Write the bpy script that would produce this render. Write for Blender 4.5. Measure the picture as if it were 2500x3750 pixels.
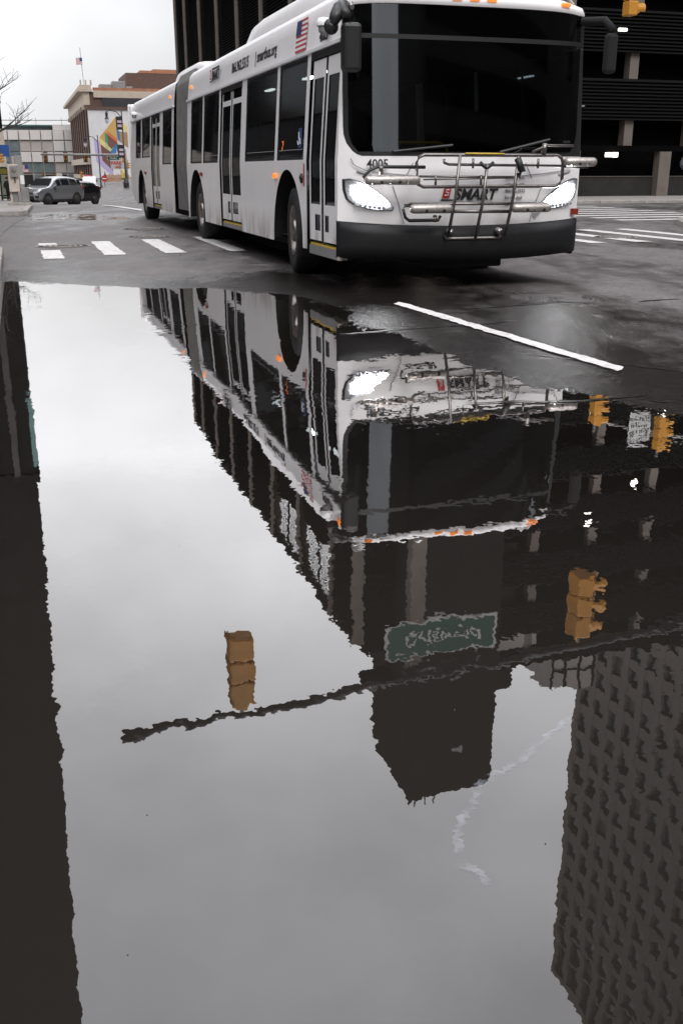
import bpy, bmesh, math, random
import numpy as np
from mathutils import Vector, Matrix

R_ = math.radians
random.seed(7)
for o in list(bpy.data.objects):
    bpy.data.objects.remove(o, do_unlink=True)
scene = bpy.context.scene
COL = scene.collection

# ------------------------------------------------------------------ camera
F, TH, HC = 3605.7, .3345, 1.149          # focal length in photo pixels, pitch, camera height
cam_d = bpy.data.cameras.new('camera')
cam_d.sensor_fit = 'VERTICAL'; cam_d.sensor_height = 36.0
cam_d.lens = 36.0 * F / 3750.0
cam_d.clip_start = .05; cam_d.clip_end = 5000
cam = bpy.data.objects.new('camera', cam_d); COL.objects.link(cam)
cam.location = (0, 0, HC); cam.rotation_euler = (math.pi / 2 - TH, 0, 0)
scene.camera = cam

# ------------------------------------------------------------------ sky: an even overcast deck over a Nishita sky
world = bpy.data.worlds.new('World'); scene.world = world; world.use_nodes = True
wn = world.node_tree; wn.nodes.clear()
SUN_EL, SUN_AZ = R_(46), R_(163)
out = wn.nodes.new('ShaderNodeOutputWorld'); bg = wn.nodes.new('ShaderNodeBackground')
sky = wn.nodes.new('ShaderNodeTexSky'); sky.sky_type = 'NISHITA'; sky.sun_disc = False
sky.sun_elevation = SUN_EL; sky.sun_rotation = SUN_AZ; sky.air_density = 1.0; sky.dust_density = 4.0
tc = wn.nodes.new('ShaderNodeTexCoord'); sep = wn.nodes.new('ShaderNodeSeparateXYZ')
wn.links.new(tc.outputs['Generated'], sep.inputs[0])
ramp = wn.nodes.new('ShaderNodeValToRGB'); cr = ramp.color_ramp
cr.elements[0].position = 0.0; cr.elements[0].color = (.735, .74, .75, 1)
cr.elements[1].position = 1.0; cr.elements[1].color = (2.35, 2.37, 2.52, 1)
e = cr.elements.new(.14); e.color = (.83, .835, .85, 1)
e = cr.elements.new(.45); e.color = (1.40, 1.41, 1.45, 1)
#     # CIE overcast: zenith about three times the horizon
wn.links.new(sep.outputs[2], ramp.inputs[0])
nz = wn.nodes.new('ShaderNodeTexNoise'); nz.inputs['Scale'].default_value = 2.6; nz.inputs['Detail'].default_value = 4
nz.inputs['Roughness'].default_value = .5
mp = wn.nodes.new('ShaderNodeMapping'); mp.inputs['Scale'].default_value = (1, 1, 1.6)
wn.links.new(tc.outputs['Generated'], mp.inputs[0]); wn.links.new(mp.outputs[0], nz.inputs[0])
mr = wn.nodes.new('ShaderNodeMapRange'); mr.inputs[1].default_value = .3; mr.inputs[2].default_value = .7
mr.inputs[3].default_value = .76; mr.inputs[4].default_value = 1.22
wn.links.new(nz.outputs[0], mr.inputs[0])
mul = wn.nodes.new('ShaderNodeVectorMath'); mul.operation = 'SCALE'
wn.links.new(ramp.outputs[0], mul.inputs[0]); wn.links.new(mr.outputs[0], mul.inputs['Scale'])
sk = wn.nodes.new('ShaderNodeVectorMath'); sk.operation = 'SCALE'; sk.inputs['Scale'].default_value = .006
wn.links.new(sky.outputs[0], sk.inputs[0])
ad = wn.nodes.new('ShaderNodeVectorMath'); ad.operation = 'ADD'
wn.links.new(mul.outputs[0], ad.inputs[0]); wn.links.new(sk.outputs[0], ad.inputs[1])
wn.links.new(ad.outputs[0], bg.inputs[0]); bg.inputs[1].default_value = 1.0
wn.links.new(bg.outputs[0], out.inputs[0])

sun_d = bpy.data.lights.new('sun', 'SUN'); sun_d.energy = 1.3; sun_d.angle = R_(25); sun_d.color = (1, .97, .93)
sun = bpy.data.objects.new('sun', sun_d); COL.objects.link(sun)
sd_ = Vector((math.sin(SUN_AZ) * math.cos(SUN_EL), math.cos(SUN_AZ) * math.cos(SUN_EL), math.sin(SUN_EL)))
sun.rotation_euler = sd_.to_track_quat('Z', 'Y').to_euler()

scene.view_settings.view_transform = 'Standard'; scene.view_settings.look = 'None'
scene.view_settings.exposure = .12; scene.view_settings.gamma = 1.0
scene.render.engine = 'CYCLES'
scene.cycles.max_bounces = 8; scene.cycles.glossy_bounces = 5; scene.cycles.diffuse_bounces = 3
scene.cycles.transparent_max_bounces = 12

# ------------------------------------------------------------------ frames and pixel helpers
HD = .3035                                  # the street runs this much left of straight ahead
CS, SN = math.cos(HD), math.sin(HD)
def XY(u, v): return (v * CS - u * SN, u * CS + v * SN)      # u along the street, v to the right
def UV(x, y): return (-x * SN + y * CS, x * CS + y * SN)
def at(px, py, Y):                          # the point at forward distance Y behind a pixel of the 2500x3750 photograph
    a = (px - 1250) / F; b = -(py - 1875) / F
    d = Vector((a, math.cos(TH) + b * math.sin(TH), -math.sin(TH) + b * math.cos(TH)))
    t = Y / d.y
    return Vector((0, 0, HC)) + d * t
def ground(px, py, z=0.):
    a = (px - 1250) / F; b = -(py - 1875) / F
    d = Vector((a, math.cos(TH) + b * math.sin(TH), -math.sin(TH) + b * math.cos(TH)))
    t = (z - HC) / d.z
    return Vector((0, 0, HC)) + d * t

# ------------------------------------------------------------------ materials
MATS = {}
def mat(name, col, rough=.6, metal=0., var=0., scale=6., spec=.5, bump=0., bscale=40., coat=0., emit=None, estr=0., coords='Object'):
    m = bpy.data.materials.new(name); m.use_nodes = True; nt = m.node_tree
    b = nt.nodes['Principled BSDF']
    b.inputs['Base Color'].default_value = (*col, 1); b.inputs['Roughness'].default_value = rough
    b.inputs['Metallic'].default_value = metal; b.inputs['Specular IOR Level'].default_value = spec
    b.inputs['Coat Weight'].default_value = coat; b.inputs['Coat Roughness'].default_value = .08
    if emit:
        b.inputs['Emission Color'].default_value = (*emit, 1); b.inputs['Emission Strength'].default_value = estr
    if var or bump:
        t = nt.nodes.new('ShaderNodeTexCoord')
    if var:
        n = nt.nodes.new('ShaderNodeTexNoise'); n.inputs['Scale'].default_value = scale; n.inputs['Detail'].default_value = 6
        n.inputs['Roughness'].default_value = .62
        nt.links.new(t.outputs[coords], n.inputs[0])
        r = nt.nodes.new('ShaderNodeMapRange'); r.inputs[1].default_value = .3; r.inputs[2].default_value = .7
        r.inputs[3].default_value = 1 - var; r.inputs[4].default_value = 1 + var
        nt.links.new(n.outputs[0], r.inputs[0])
        x = nt.nodes.new('ShaderNodeVectorMath'); x.operation = 'SCALE'; x.inputs[0].default_value = col
        nt.links.new(r.outputs[0], x.inputs['Scale']); nt.links.new(x.outputs[0], b.inputs['Base Color'])
        r2 = nt.nodes.new('ShaderNodeMapRange'); r2.inputs[3].default_value = min(1, rough * 1.25); r2.inputs[4].default_value = rough * .75
        nt.links.new(n.outputs[0], r2.inputs[0]); nt.links.new(r2.outputs[0], b.inputs['Roughness'])
    if bump:
        n = nt.nodes.new('ShaderNodeTexNoise'); n.inputs['Scale'].default_value = bscale; n.inputs['Detail'].default_value = 4
        nt.links.new(t.outputs[coords], n.inputs[0])
        bp = nt.nodes.new('ShaderNodeBump'); bp.inputs['Strength'].default_value = bump; bp.inputs['Distance'].default_value = .02
        nt.links.new(n.outputs[0], bp.inputs['Height']); nt.links.new(bp.outputs[0], b.inputs['Normal'])
    MATS[name] = m
    return m

def math_node(nt, op, a, b=None, c=None):
    n = nt.nodes.new('ShaderNodeMath'); n.operation = op
    for i, v in enumerate((a, b, c)):
        if v is None: continue
        if isinstance(v, (int, float)): n.inputs[i].default_value = v
        else: nt.links.new(v, n.inputs[i])
    return n.outputs[0]

# white bus paint, road film towards the skirt
def bus_paint():
    m = mat('bus_white', (.83, .812, .818), .34, spec=.4, coat=.25); nt = m.node_tree; b = nt.nodes['Principled BSDF']
    t = nt.nodes.new('ShaderNodeTexCoord'); s = nt.nodes.new('ShaderNodeSeparateXYZ'); nt.links.new(t.outputs['Object'], s.inputs[0])
    n = nt.nodes.new('ShaderNodeTexNoise'); n.inputs['Scale'].default_value = 5; n.inputs['Detail'].default_value = 8
    mpn = nt.nodes.new('ShaderNodeMapping'); mpn.inputs['Scale'].default_value = (1, 1, .35)
    nt.links.new(t.outputs['Object'], mpn.inputs[0]); nt.links.new(mpn.outputs[0], n.inputs[0])
    g = nt.nodes.new('ShaderNodeMapRange'); g.inputs[1].default_value = .30; g.inputs[2].default_value = .70
    g.inputs[3].default_value = 1.0; g.inputs[4].default_value = .06
    nt.links.new(s.outputs[2], g.inputs[0])
    n2 = nt.nodes.new('ShaderNodeMapRange'); n2.inputs[1].default_value = .38; n2.inputs[2].default_value = .68
    nt.links.new(n.outputs[0], n2.inputs[0])
    f = math_node(nt, 'MULTIPLY', g.outputs[0], n2.outputs[0])
    mix = nt.nodes.new('ShaderNodeMix'); mix.data_type = 'RGBA'
    mix.inputs[6].default_value = (.83, .812, .818, 1); mix.inputs[7].default_value = (.26, .21, .16, 1)
    nt.links.new(f, mix.inputs[0]); nt.links.new(mix.outputs[2], b.inputs['Base Color'])
    return m

def tinted(name, tint, refl_rough=.03, ior=1.5):
    m = bpy.data.materials.new(name); m.use_nodes = True; nt = m.node_tree; nt.nodes.clear()
    o = nt.nodes.new('ShaderNodeOutputMaterial'); mx = nt.nodes.new('ShaderNodeMixShader')
    tr = nt.nodes.new('ShaderNodeBsdfTransparent'); tr.inputs[0].default_value = (*tint, 1)
    gl = nt.nodes.new('ShaderNodeBsdfGlossy'); gl.inputs['Roughness'].default_value = refl_rough; gl.inputs[0].default_value = (.8, .85, .9, 1)
    fr = nt.nodes.new('ShaderNodeFresnel'); ge = nt.nodes.new('ShaderNodeNewGeometry')
    # both faces of a thin pane reflect alike
    nt.links.new(math_node(nt, 'ADD', ior, math_node(nt, 'MULTIPLY', ge.outputs['Backfacing'], 1 / ior - ior)), fr.inputs[0])
    nt.links.new(fr.outputs[0], mx.inputs[0]); nt.links.new(tr.outputs[0], mx.inputs[1]); nt.links.new(gl.outputs[0], mx.inputs[2])
    nt.links.new(mx.outputs[0], o.inputs[0]); MATS[name] = m
    return m

M_white = bus_paint()
M_black = mat('black_trim', (.012, .012, .013), .42, var=.2, scale=20)
M_bumper = mat('bumper_black', (.0075, .0078, .009), .55, spec=.3, var=.25, scale=9)
M_rubber = mat('tyre_rubber', (.014, .014, .014), .8, var=.3, scale=15, bump=.2)
M_under = mat('underbody', (.008, .008, .008), .9)
M_glass = tinted('tinted_glass', (.05, .052, .052))
M_windsh = tinted('windscreen_glass', (.14, .15, .155), ior=1.95)
M_alu = mat('brushed_steel', (.38, .36, .345), .32, 1., var=.25, scale=12)
M_rack = mat('rack_steel', (.20, .185, .175), .36, 1., var=.3, scale=25)
M_tray = mat('rack_tray', (.42, .385, .36), .45, .75, var=.3, scale=30)
M_rim = mat('wheel_rim', (.33, .30, .28), .35, .9, var=.45, scale=14)
M_bellows = mat('bellows_rubber', (.135, .13, .125), .7, var=.2, scale=5)
M_amber = mat('amber_lens', (.75, .22, .03), .3, emit=(1, .28, .05), estr=.7)
M_redlens = mat('red_lens', (.22, .025, .015), .3)
M_lamp = mat('lit_headlamp', (.9, .9, .9), .2, emit=(.97, .98, 1), estr=40.)
M_lampcl = mat('clear_lamp', (.42, .43, .45), .12, .5, var=.3, scale=60)
M_yel = mat('handrail_yellow', (.75, .5, .04), .35, emit=(.8, .5, .03), estr=.0)
M_strip = mat('ceiling_light', (.9, .95, 1), .4, emit=(.9, 1, 1), estr=16.)
M_inter = mat('bus_interior', (.03, .032, .034), .7)
M_seat = mat('seat_fabric', (.02, .025, .04), .85)
M_textblk = mat('vinyl_black', (.018, .018, .02), .5)
M_textred = mat('vinyl_red', (.45, .035, .03), .45)
M_textgrey = mat('vinyl_grey', (.25, .25, .26), .5)
M_blue = mat('vinyl_blue', (.03, .06, .18), .5)
M_navy = mat('vinyl_navy', (.04, .05, .14), .5)
M_vinwhite = mat('vinyl_white', (.75, .75, .76), .5)
M_stepyel = mat('step_edge_yellow', (.62, .42, .05), .5, var=.25, scale=30)
M_led = mat('orange_led', (.9, .2, .02), .4, emit=(1, .18, .02), estr=22.)

M_foamspeck = mat('speck', (.2, .2, .19), .8)
M_conc = mat('kerb_concrete', (.30, .275, .255), .75, var=.25, scale=5, bump=.25, bscale=60)
M_walk = mat('sidewalk_concrete', (.27, .25, .235), .7, var=.22, scale=2.2, bump=.2, bscale=30)
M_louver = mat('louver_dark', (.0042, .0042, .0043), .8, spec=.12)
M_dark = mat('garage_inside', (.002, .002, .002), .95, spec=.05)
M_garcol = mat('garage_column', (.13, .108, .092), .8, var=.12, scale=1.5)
M_brownwall = mat('core_brown', (.010, .008, .0072), .9, spec=.15, var=.15, scale=1)
M_lowwall = mat('garage_low_wall', (.012, .0105, .009), .85, var=.2, scale=2)
M_fix = mat('lit_fixture', (.9, .9, .85), .4, emit=(1, .97, .85), estr=3.5)
M_sigyel = mat('signal_yellow', (.46, .205, .022), .45, var=.12, scale=10)
M_sigblk = mat('signal_black', (.012, .012, .012), .5)
M_lensoff = mat('signal_lens', (.05, .03, .02), .2)
M_lensred = mat('signal_red', (.8, .1, .02), .3, emit=(1, .12, .03), estr=1.5)
M_lensgrn = mat('signal_green', (.1, .6, .4), .3, emit=(.1, .9, .6), estr=1.)
M_pole = mat('steel_pole', (.16, .155, .15), .5, .6, var=.15, scale=4)
M_polegrey = mat('grey_pole', (.25, .245, .24), .55, .2, var=.15, scale=3)
M_blackpole = mat('black_iron', (.02, .02, .022), .5, var=.15, scale=8)
M_signgrn = mat('sign_green', (.012, .065, .045), .4)
M_signwht = mat('sign_white', (.46, .46, .46), .45, var=.08, scale=8)
M_signred = mat('sign_red', (.45, .03, .03), .45)
M_stone = mat('tower_stone', (.15, .128, .112), .85, var=.1, scale=.4)
M_winpane = mat('window_dark', (.012, .012, .013), .15, var=.2, scale=3)
M_blind = mat('window_blind', (.06, .055, .05), .6, var=.3, scale=3); M_blind2 = mat('window_sky', (.03, .032, .036), .08, var=.3, scale=2)
M_leftb = mat('left_tower_dark', (.006, .0055, .005), .85, spec=.15, var=.2, scale=.8)
M_leftb2 = mat('left_tower_stone', (.03, .027, .025), .8, var=.2, scale=.8)
M_green = mat('green_glass', (.07, .14, .13), .2, var=.2, scale=2)
M_panel = mat('pale_panel', (.50, .475, .455), .7, var=.07, scale=.5)
M_panel2 = mat('pale_recess', (.33, .30, .28), .8, var=.08, scale=.5)
M_bwin = mat('blue_green_window', (.11, .135, .14), .15, var=.25, scale=1.2)
M_brick = mat('brown_brick', (.105, .062, .047), .85, var=.22, scale=2.5)
M_brick2 = mat('orange_brick', (.33, .15, .09), .85, var=.2, scale=2.5)
M_terra = mat('pale_terracotta', (.45, .38, .31), .75, var=.12, scale=1.5)
M_charcoal = mat('charcoal_cladding', (.028, .027, .031), .7, var=.1, scale=.8)
M_mural = mat('mural_white', (.62, .61, .62), .8, var=.05, scale=.7)
MUR = {k: mat('mural_' + k, c, .8, var=.06, scale=1.) for k, c in dict(
    ochre=(.52, .33, .11), yellow=(.68, .55, .22), green=(.06, .24, .14), orange=(.56, .16, .06), brown=(.16, .075, .055),
    blue=(.04, .17, .36), teal=(.03, .09, .10), lilac=(.42, .36, .56), pale=(.55, .44, .56), tan=(.34, .21, .11), pgreen=(.40, .48, .25)).items()}
M_greyw = mat('grey_base_wall', (.24, .24, .24), .8, var=.15, scale=1)
M_silver = mat('silver_paint', (.42, .43, .45), .28, .7, coat=.5)
M_carblk = mat('dark_paint', (.012, .012, .014), .2, coat=.6)
M_carblu = mat('blue_paint', (.05, .15, .32), .3, coat=.5)
M_vanwht = mat('van_white', (.66, .66, .66), .4)
M_carglass = mat('car_glass', (.02, .022, .025), .05, spec=1., coat=1.)
M_carglass.node_tree.nodes['Principled BSDF'].inputs['IOR'].default_value = 2.3
M_plastic = mat('dark_plastic', (.025, .025, .025), .55)
M_cab = mat('cabinet_beige', (.46, .40, .34), .6, var=.15, scale=5)
M_cab2 = mat('cabinet_grey', (.20, .19, .18), .6, var=.2, scale=5)
M_wood = mat('fence_wood', (.42, .24, .12), .8, var=.3, scale=3)
M_yelpost = mat('post_yellow', (.65, .47, .1), .55)
M_bark = mat('tree_bark', (.05, .042, .038), .9, var=.25, scale=8)
M_skin = mat('skin', (.42, .27, .2), .55); M_hair = mat('hair', (.03, .022, .018), .7)
M_jacket = mat('jacket', (.035, .037, .05), .38, var=.4, scale=14, bump=.3, bscale=18)
M_jeans = mat('jeans', (.025, .05, .09), .85, var=.2, scale=20)
M_shoe = mat('shoe', (.02, .02, .02), .6)
M_coat = mat('dark_coat', (.012, .012, .014), .8)
M_shelter = mat('shelter_green', (.02, .04, .03), .5)
M_shgold = mat('shelter_gold', (.16, .13, .02), .5)
M_clear = tinted('shelter_glass', (.6, .65, .63))
M_flagred = mat('flag_red', (.42, .05, .06), .7); M_flagblue = mat('flag_blue', (.04, .05, .16), .7)
M_banner = mat('banner_blue', (.02, .09, .33), .6)

# asphalt: dry-to-wet driven by the wetness stored on the sheet
def asphalt():
    m = bpy.data.materials.new('asphalt'); m.use_nodes = True; nt = m.node_tree; b = nt.nodes['Principled BSDF']
    L = nt.links.new
    geo = nt.nodes.new('ShaderNodeNewGeometry')
    at_ = nt.nodes.new('ShaderNodeAttribute'); at_.attribute_name = 'wet'
    def noise(sc, det=5, rough=.6, mapping=None):
        n = nt.nodes.new('ShaderNodeTexNoise'); n.inputs['Scale'].default_value = sc; n.inputs['Detail'].default_value = det
        n.inputs['Roughness'].default_value = rough
        if mapping:
            mpn = nt.nodes.new('ShaderNodeMapping'); mpn.inputs['Scale'].default_value = mapping; mpn.inputs['Rotation'].default_value = (0, 0, -HD)
            L(geo.outputs['Position'], mpn.inputs[0]); L(mpn.outputs[0], n.inputs[0])
        else: L(geo.outputs['Position'], n.inputs[0])
        return n.outputs[0]
    def rng(x, a, b_, c, d):
        r = nt.nodes.new('ShaderNodeMapRange'); r.inputs[1].default_value = a; r.inputs[2].default_value = b_
        r.inputs[3].default_value = c; r.inputs[4].default_value = d
        if isinstance(x, (int, float)): r.inputs[0].default_value = x
        else: L(x, r.inputs[0])
        return r.outputs[0]
    big = noise(.45, 6, .62, (1.6, .55, 1)); mid = noise(2.2, 6, .65, (1.3, .7, 1)); fine = noise(85, 3, .7); coarse = noise(24, 4, .75)
    w = math_node(nt, 'ADD', at_.outputs['Fac'], rng(big, .36, .64, -.42, .50)); 
    w = math_node(nt, 'ADD', w, rng(mid, .32, .68, -.2, .2))
    w = rng(w, 0, 1, 0, 1)
    grain = math_node(nt, 'MULTIPLY', rng(fine, .36, .66, .45, 1.65), rng(coarse, .34, .68, .62, 1.45))
    dry = nt.nodes.new('ShaderNodeMix'); dry.data_type = 'RGBA'
    dry.inputs[6].default_value = (.175, .158, .156, 1); dry.inputs[7].default_value = (.085, .076, .075, 1); L(mid, dry.inputs[0])
    wetc = nt.nodes.new('ShaderNodeMix'); wetc.data_type = 'RGBA'; wetc.inputs[7].default_value = (.013, .0112, .0102, 1)
    L(dry.outputs[2], wetc.inputs[6]); L(w, wetc.inputs[0])
    sc = nt.nodes.new('ShaderNodeVectorMath'); sc.operation = 'SCALE'; L(wetc.outputs[2], sc.inputs[0]); L(grain, sc.inputs['Scale'])
    L(sc.outputs[0], b.inputs['Base Color'])
    rg = rng(w, 0, 1, .6, .09); L(rg, b.inputs['Roughness'])
    b.inputs['Specular IOR Level'].default_value = .42
    bp = nt.nodes.new('ShaderNodeBump'); bp.inputs['Distance'].default_value = .008
    st = rng(w, 0, 1, .9, .42); L(st, bp.inputs['Strength'])
    L(math_node(nt, 'ADD', fine, math_node(nt, 'MULTIPLY', coarse, 1.6)), bp.inputs['Height']); L(bp.outputs[0], b.inputs['Normal'])
    MATS['asphalt'] = m
    return m
M_asph = asphalt()

def water(name='puddle_water', k=.0075):
    m = bpy.data.materials.new(name); m.use_nodes = True; nt = m.node_tree; nt.nodes.clear(); L = nt.links.new
    o = nt.nodes.new('ShaderNodeOutputMaterial'); geo = nt.nodes.new('ShaderNodeNewGeometry')
    def tilt(scale, amp, det, mapping=(1, 1, 1)):
        mpn = nt.nodes.new('ShaderNodeMapping'); mpn.inputs['Scale'].default_value = mapping
        L(geo.outputs['Position'], mpn.inputs[0])
        n = nt.nodes.new('ShaderNodeTexNoise'); n.inputs['Scale'].default_value = scale; n.inputs['Detail'].default_value = det
        L(mpn.outputs[0], n.inputs[0])
        s = nt.nodes.new('ShaderNodeVectorMath'); s.operation = 'SUBTRACT'; s.inputs[1].default_value = (.5, .5, .5)
        L(n.outputs['Color'], s.inputs[0])
        x = nt.nodes.new('ShaderNodeVectorMath'); x.operation = 'SCALE'; x.inputs['Scale'].default_value = amp
        L(s.outputs[0], x.inputs[0]); return x.outputs[0]
    a = tilt(17, k, 2); b = tilt(3.0, k * .55, 1); c = tilt(48, k * .7, 2)
    s1 = nt.nodes.new('ShaderNodeVectorMath'); L(a, s1.inputs[0]); L(b, s1.inputs[1])
    s2 = nt.nodes.new('ShaderNodeVectorMath'); L(s1.outputs[0], s2.inputs[0]); L(c, s2.inputs[1])
    pn = nt.nodes.new('ShaderNodeTexNoise'); pn.inputs['Scale'].default_value = 1.3; pn.inputs['Detail'].default_value = 2; L(geo.outputs['Position'], pn.inputs[0])
    pr_ = nt.nodes.new('ShaderNodeMapRange'); pr_.inputs[1].default_value = .42; pr_.inputs[2].default_value = .68; pr_.inputs[3].default_value = .75; pr_.inputs[4].default_value = 3.3
    L(pn.outputs[0], pr_.inputs[0])
    ps = nt.nodes.new('ShaderNodeVectorMath'); ps.operation = 'SCALE'; L(s2.outputs[0], ps.inputs[0]); L(pr_.outputs[0], ps.inputs['Scale'])
    m1 = nt.nodes.new('ShaderNodeVectorMath'); m1.operation = 'MULTIPLY'; m1.inputs[1].default_value = (1, 1, 0); L(ps.outputs[0], m1.inputs[0])
    m2 = nt.nodes.new('ShaderNodeVectorMath'); m2.inputs[1].default_value = (0, 0, 1); L(m1.outputs[0], m2.inputs[0])
    nn = nt.nodes.new('ShaderNodeVectorMath'); nn.operation = 'NORMALIZE'; L(m2.outputs[0], nn.inputs[0])
    gl = nt.nodes.new('ShaderNodeBsdfGlossy'); gl.inputs['Roughness'].default_value = 0.; gl.inputs[0].default_value = (1, .985, .98, 1)
    L(nn.outputs[0], gl.inputs['Normal'])
    df = nt.nodes.new('ShaderNodeBsdfDiffuse'); df.inputs[0].default_value = (.0165, .014, .012, 1)
    fr = nt.nodes.new('ShaderNodeFresnel'); fr.inputs[0].default_value = 1.34; L(nn.outputs[0], fr.inputs['Normal'])
    fac = math_node(nt, 'MINIMUM', math_node(nt, 'MULTIPLY', fr.outputs[0], 3.7), .76)      # Fresnel scaled up and capped: extra mirror brightness is put into the material
    mx = nt.nodes.new('ShaderNodeMixShader'); L(fac, mx.inputs[0]); L(df.outputs[0], mx.inputs[1]); L(gl.outputs[0], mx.inputs[2])
    L(mx.outputs[0], o.inputs[0]); MATS[name] = m
    return m
M_water = water(); M_water2 = water('ruffled_water', .09)

def paint():
    m = mat('road_paint', (.62, .60, .585), .55); nt = m.node_tree; b = nt.nodes['Principled BSDF']
    geo = nt.nodes.new('ShaderNodeNewGeometry')
    n = nt.nodes.new('ShaderNodeTexNoise'); n.inputs['Scale'].default_value = 9; n.inputs['Detail'].default_value = 9; n.inputs['Roughness'].default_value = .75
    nt.links.new(geo.outputs['Position'], n.inputs[0])
    r = nt.nodes.new('ShaderNodeMapRange'); r.inputs[1].default_value = .52; r.inputs[2].default_value = .70; nt.links.new(n.outputs[0], r.inputs[0])
    mix = nt.nodes.new('ShaderNodeMix'); mix.data_type = 'RGBA'; mix.inputs[6].default_value = (.60, .58, .565, 1); mix.inputs[7].default_value = (.18, .165, .16, 1)
    nt.links.new(r.outputs[0], mix.inputs[0]); nt.links.new(mix.outputs[2], b.inputs['Base Color'])
    return m
M_paint = paint()

# ------------------------------------------------------------------ mesh helpers
class MB:
    def __init__(self, f=None): self.v = []; self.f = []; self.m = []; self.fn = f; self.cur = 0
    def add(self, vs, fs):
        k = len(self.v); self.v += [tuple(p) for p in vs]
        for q in fs: self.f.append(tuple(i + k for i in q)); self.m.append(self.cur)
    def box(self, x0, x1, y0, y1, z0, z1):
        x0, x1 = min(x0, x1), max(x0, x1); y0, y1 = min(y0, y1), max(y0, y1); z0, z1 = min(z0, z1), max(z0, z1)
        self.add([(x0,y0,z0),(x1,y0,z0),(x1,y1,z0),(x0,y1,z0),(x0,y0,z1),(x1,y0,z1),(x1,y1,z1),(x0,y1,z1)],
                 [(3,2,1,0),(4,5,6,7),(0,1,5,4),(1,2,6,5),(2,3,7,6),(3,0,4,7)])
    def quad(self, a, b, c, d): self.add([a, b, c, d], [(0, 1, 2, 3)])
    def prism(self, poly, lo, hi, axis=2):
        # polygon in the other two axes, extruded along axis
        n = len(poly)
        def pt(p, h):
            return {2: (p[0], p[1], h), 1: (p[0], h, p[1]), 0: (h, p[0], p[1])}[axis]
        vs = [pt(p, lo) for p in poly] + [pt(p, hi) for p in poly]
        fs = [tuple(range(n - 1, -1, -1)), tuple(range(n, 2 * n))] + [(i, (i + 1) % n, n + (i + 1) % n, n + i) for i in range(n)]
        self.add(vs, fs)
    def tube(self, pts, r, n=8, cap=True):
        pts = [Vector(p) for p in pts]; rings = []
        rr = r if isinstance(r, (list, tuple)) else [r] * len(pts)
        up = Vector((0, 0, 1))
        for i, p in enumerate(pts):
            t = (pts[min(i + 1, len(pts) - 1)] - pts[max(i - 1, 0)]).normalized()
            a = t.cross(up) if abs(t.dot(up)) < .95 else t.cross(Vector((1, 0, 0)))
            a.normalize(); b = t.cross(a)
            rings.append([p + (a * math.cos(2 * math.pi * k / n) + b * math.sin(2 * math.pi * k / n)) * rr[i] for k in range(n)])
        vs = [q for rg in rings for q in rg]; fs = []
        for i in range(len(pts) - 1):
            for k in range(n):
                fs.append((i * n + k, i * n + (k + 1) % n, (i + 1) * n + (k + 1) % n, (i + 1) * n + k))
        if cap: fs += [tuple(range(n - 1, -1, -1)), tuple(range((len(pts) - 1) * n, len(pts) * n))]
        self.add(vs, fs)
    def lathe(self, prof, n=24, axis='z', c=(0, 0, 0)):
        vs = []; fs = []
        for (r, h) in prof:
            for k in range(n):
                a = 2 * math.pi * k / n
                p = {'z': (r * math.cos(a), r * math.sin(a), h), 'x': (h, r * math.cos(a), r * math.sin(a)), 'y': (r * math.cos(a), h, r * math.sin(a))}[axis]
                vs.append((p[0] + c[0], p[1] + c[1], p[2] + c[2]))
        for i in range(len(prof) - 1):
            for k in range(n):
                fs.append((i * n + k, i * n + (k + 1) % n, (i + 1) * n + (k + 1) % n, (i + 1) * n + k))
        self.add(vs, fs)
    def grid(self, rows):
        n = len(rows[0]); vs = [p for r in rows for p in r]; fs = []
        for i in range(len(rows) - 1):
            for j in range(n - 1):
                fs.append((i * n + j, i * n + j + 1, (i + 1) * n + j + 1, (i + 1) * n + j))
        self.add(vs, fs)
    def build(self, name, mats, parent=None, smooth=False, bevel=0.):
        me = bpy.data.meshes.new(name)
        vs = [self.fn(*p) for p in self.v] if self.fn else self.v
        me.from_pydata(vs, [], self.f)
        if not isinstance(mats, (list, tuple)): mats = [mats]
        for m in mats: me.materials.append(m)
        if len(mats) > 1: me.polygons.foreach_set('material_index', self.m)
        if smooth: me.polygons.foreach_set('use_smooth', [True] * len(me.polygons))
        me.validate(); me.update()
        bm = bmesh.new(); bm.from_mesh(me); bmesh.ops.recalc_face_normals(bm, faces=bm.faces); bm.to_mesh(me); bm.free()
        o = bpy.data.objects.new(name, me); COL.objects.link(o)
        if parent: o.parent = parent
        if bevel:
            b = o.modifiers.new('bevel', 'BEVEL'); b.width = bevel; b.segments = 2; b.limit_method = 'ANGLE'; b.angle_limit = R_(40)
        return o

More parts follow.
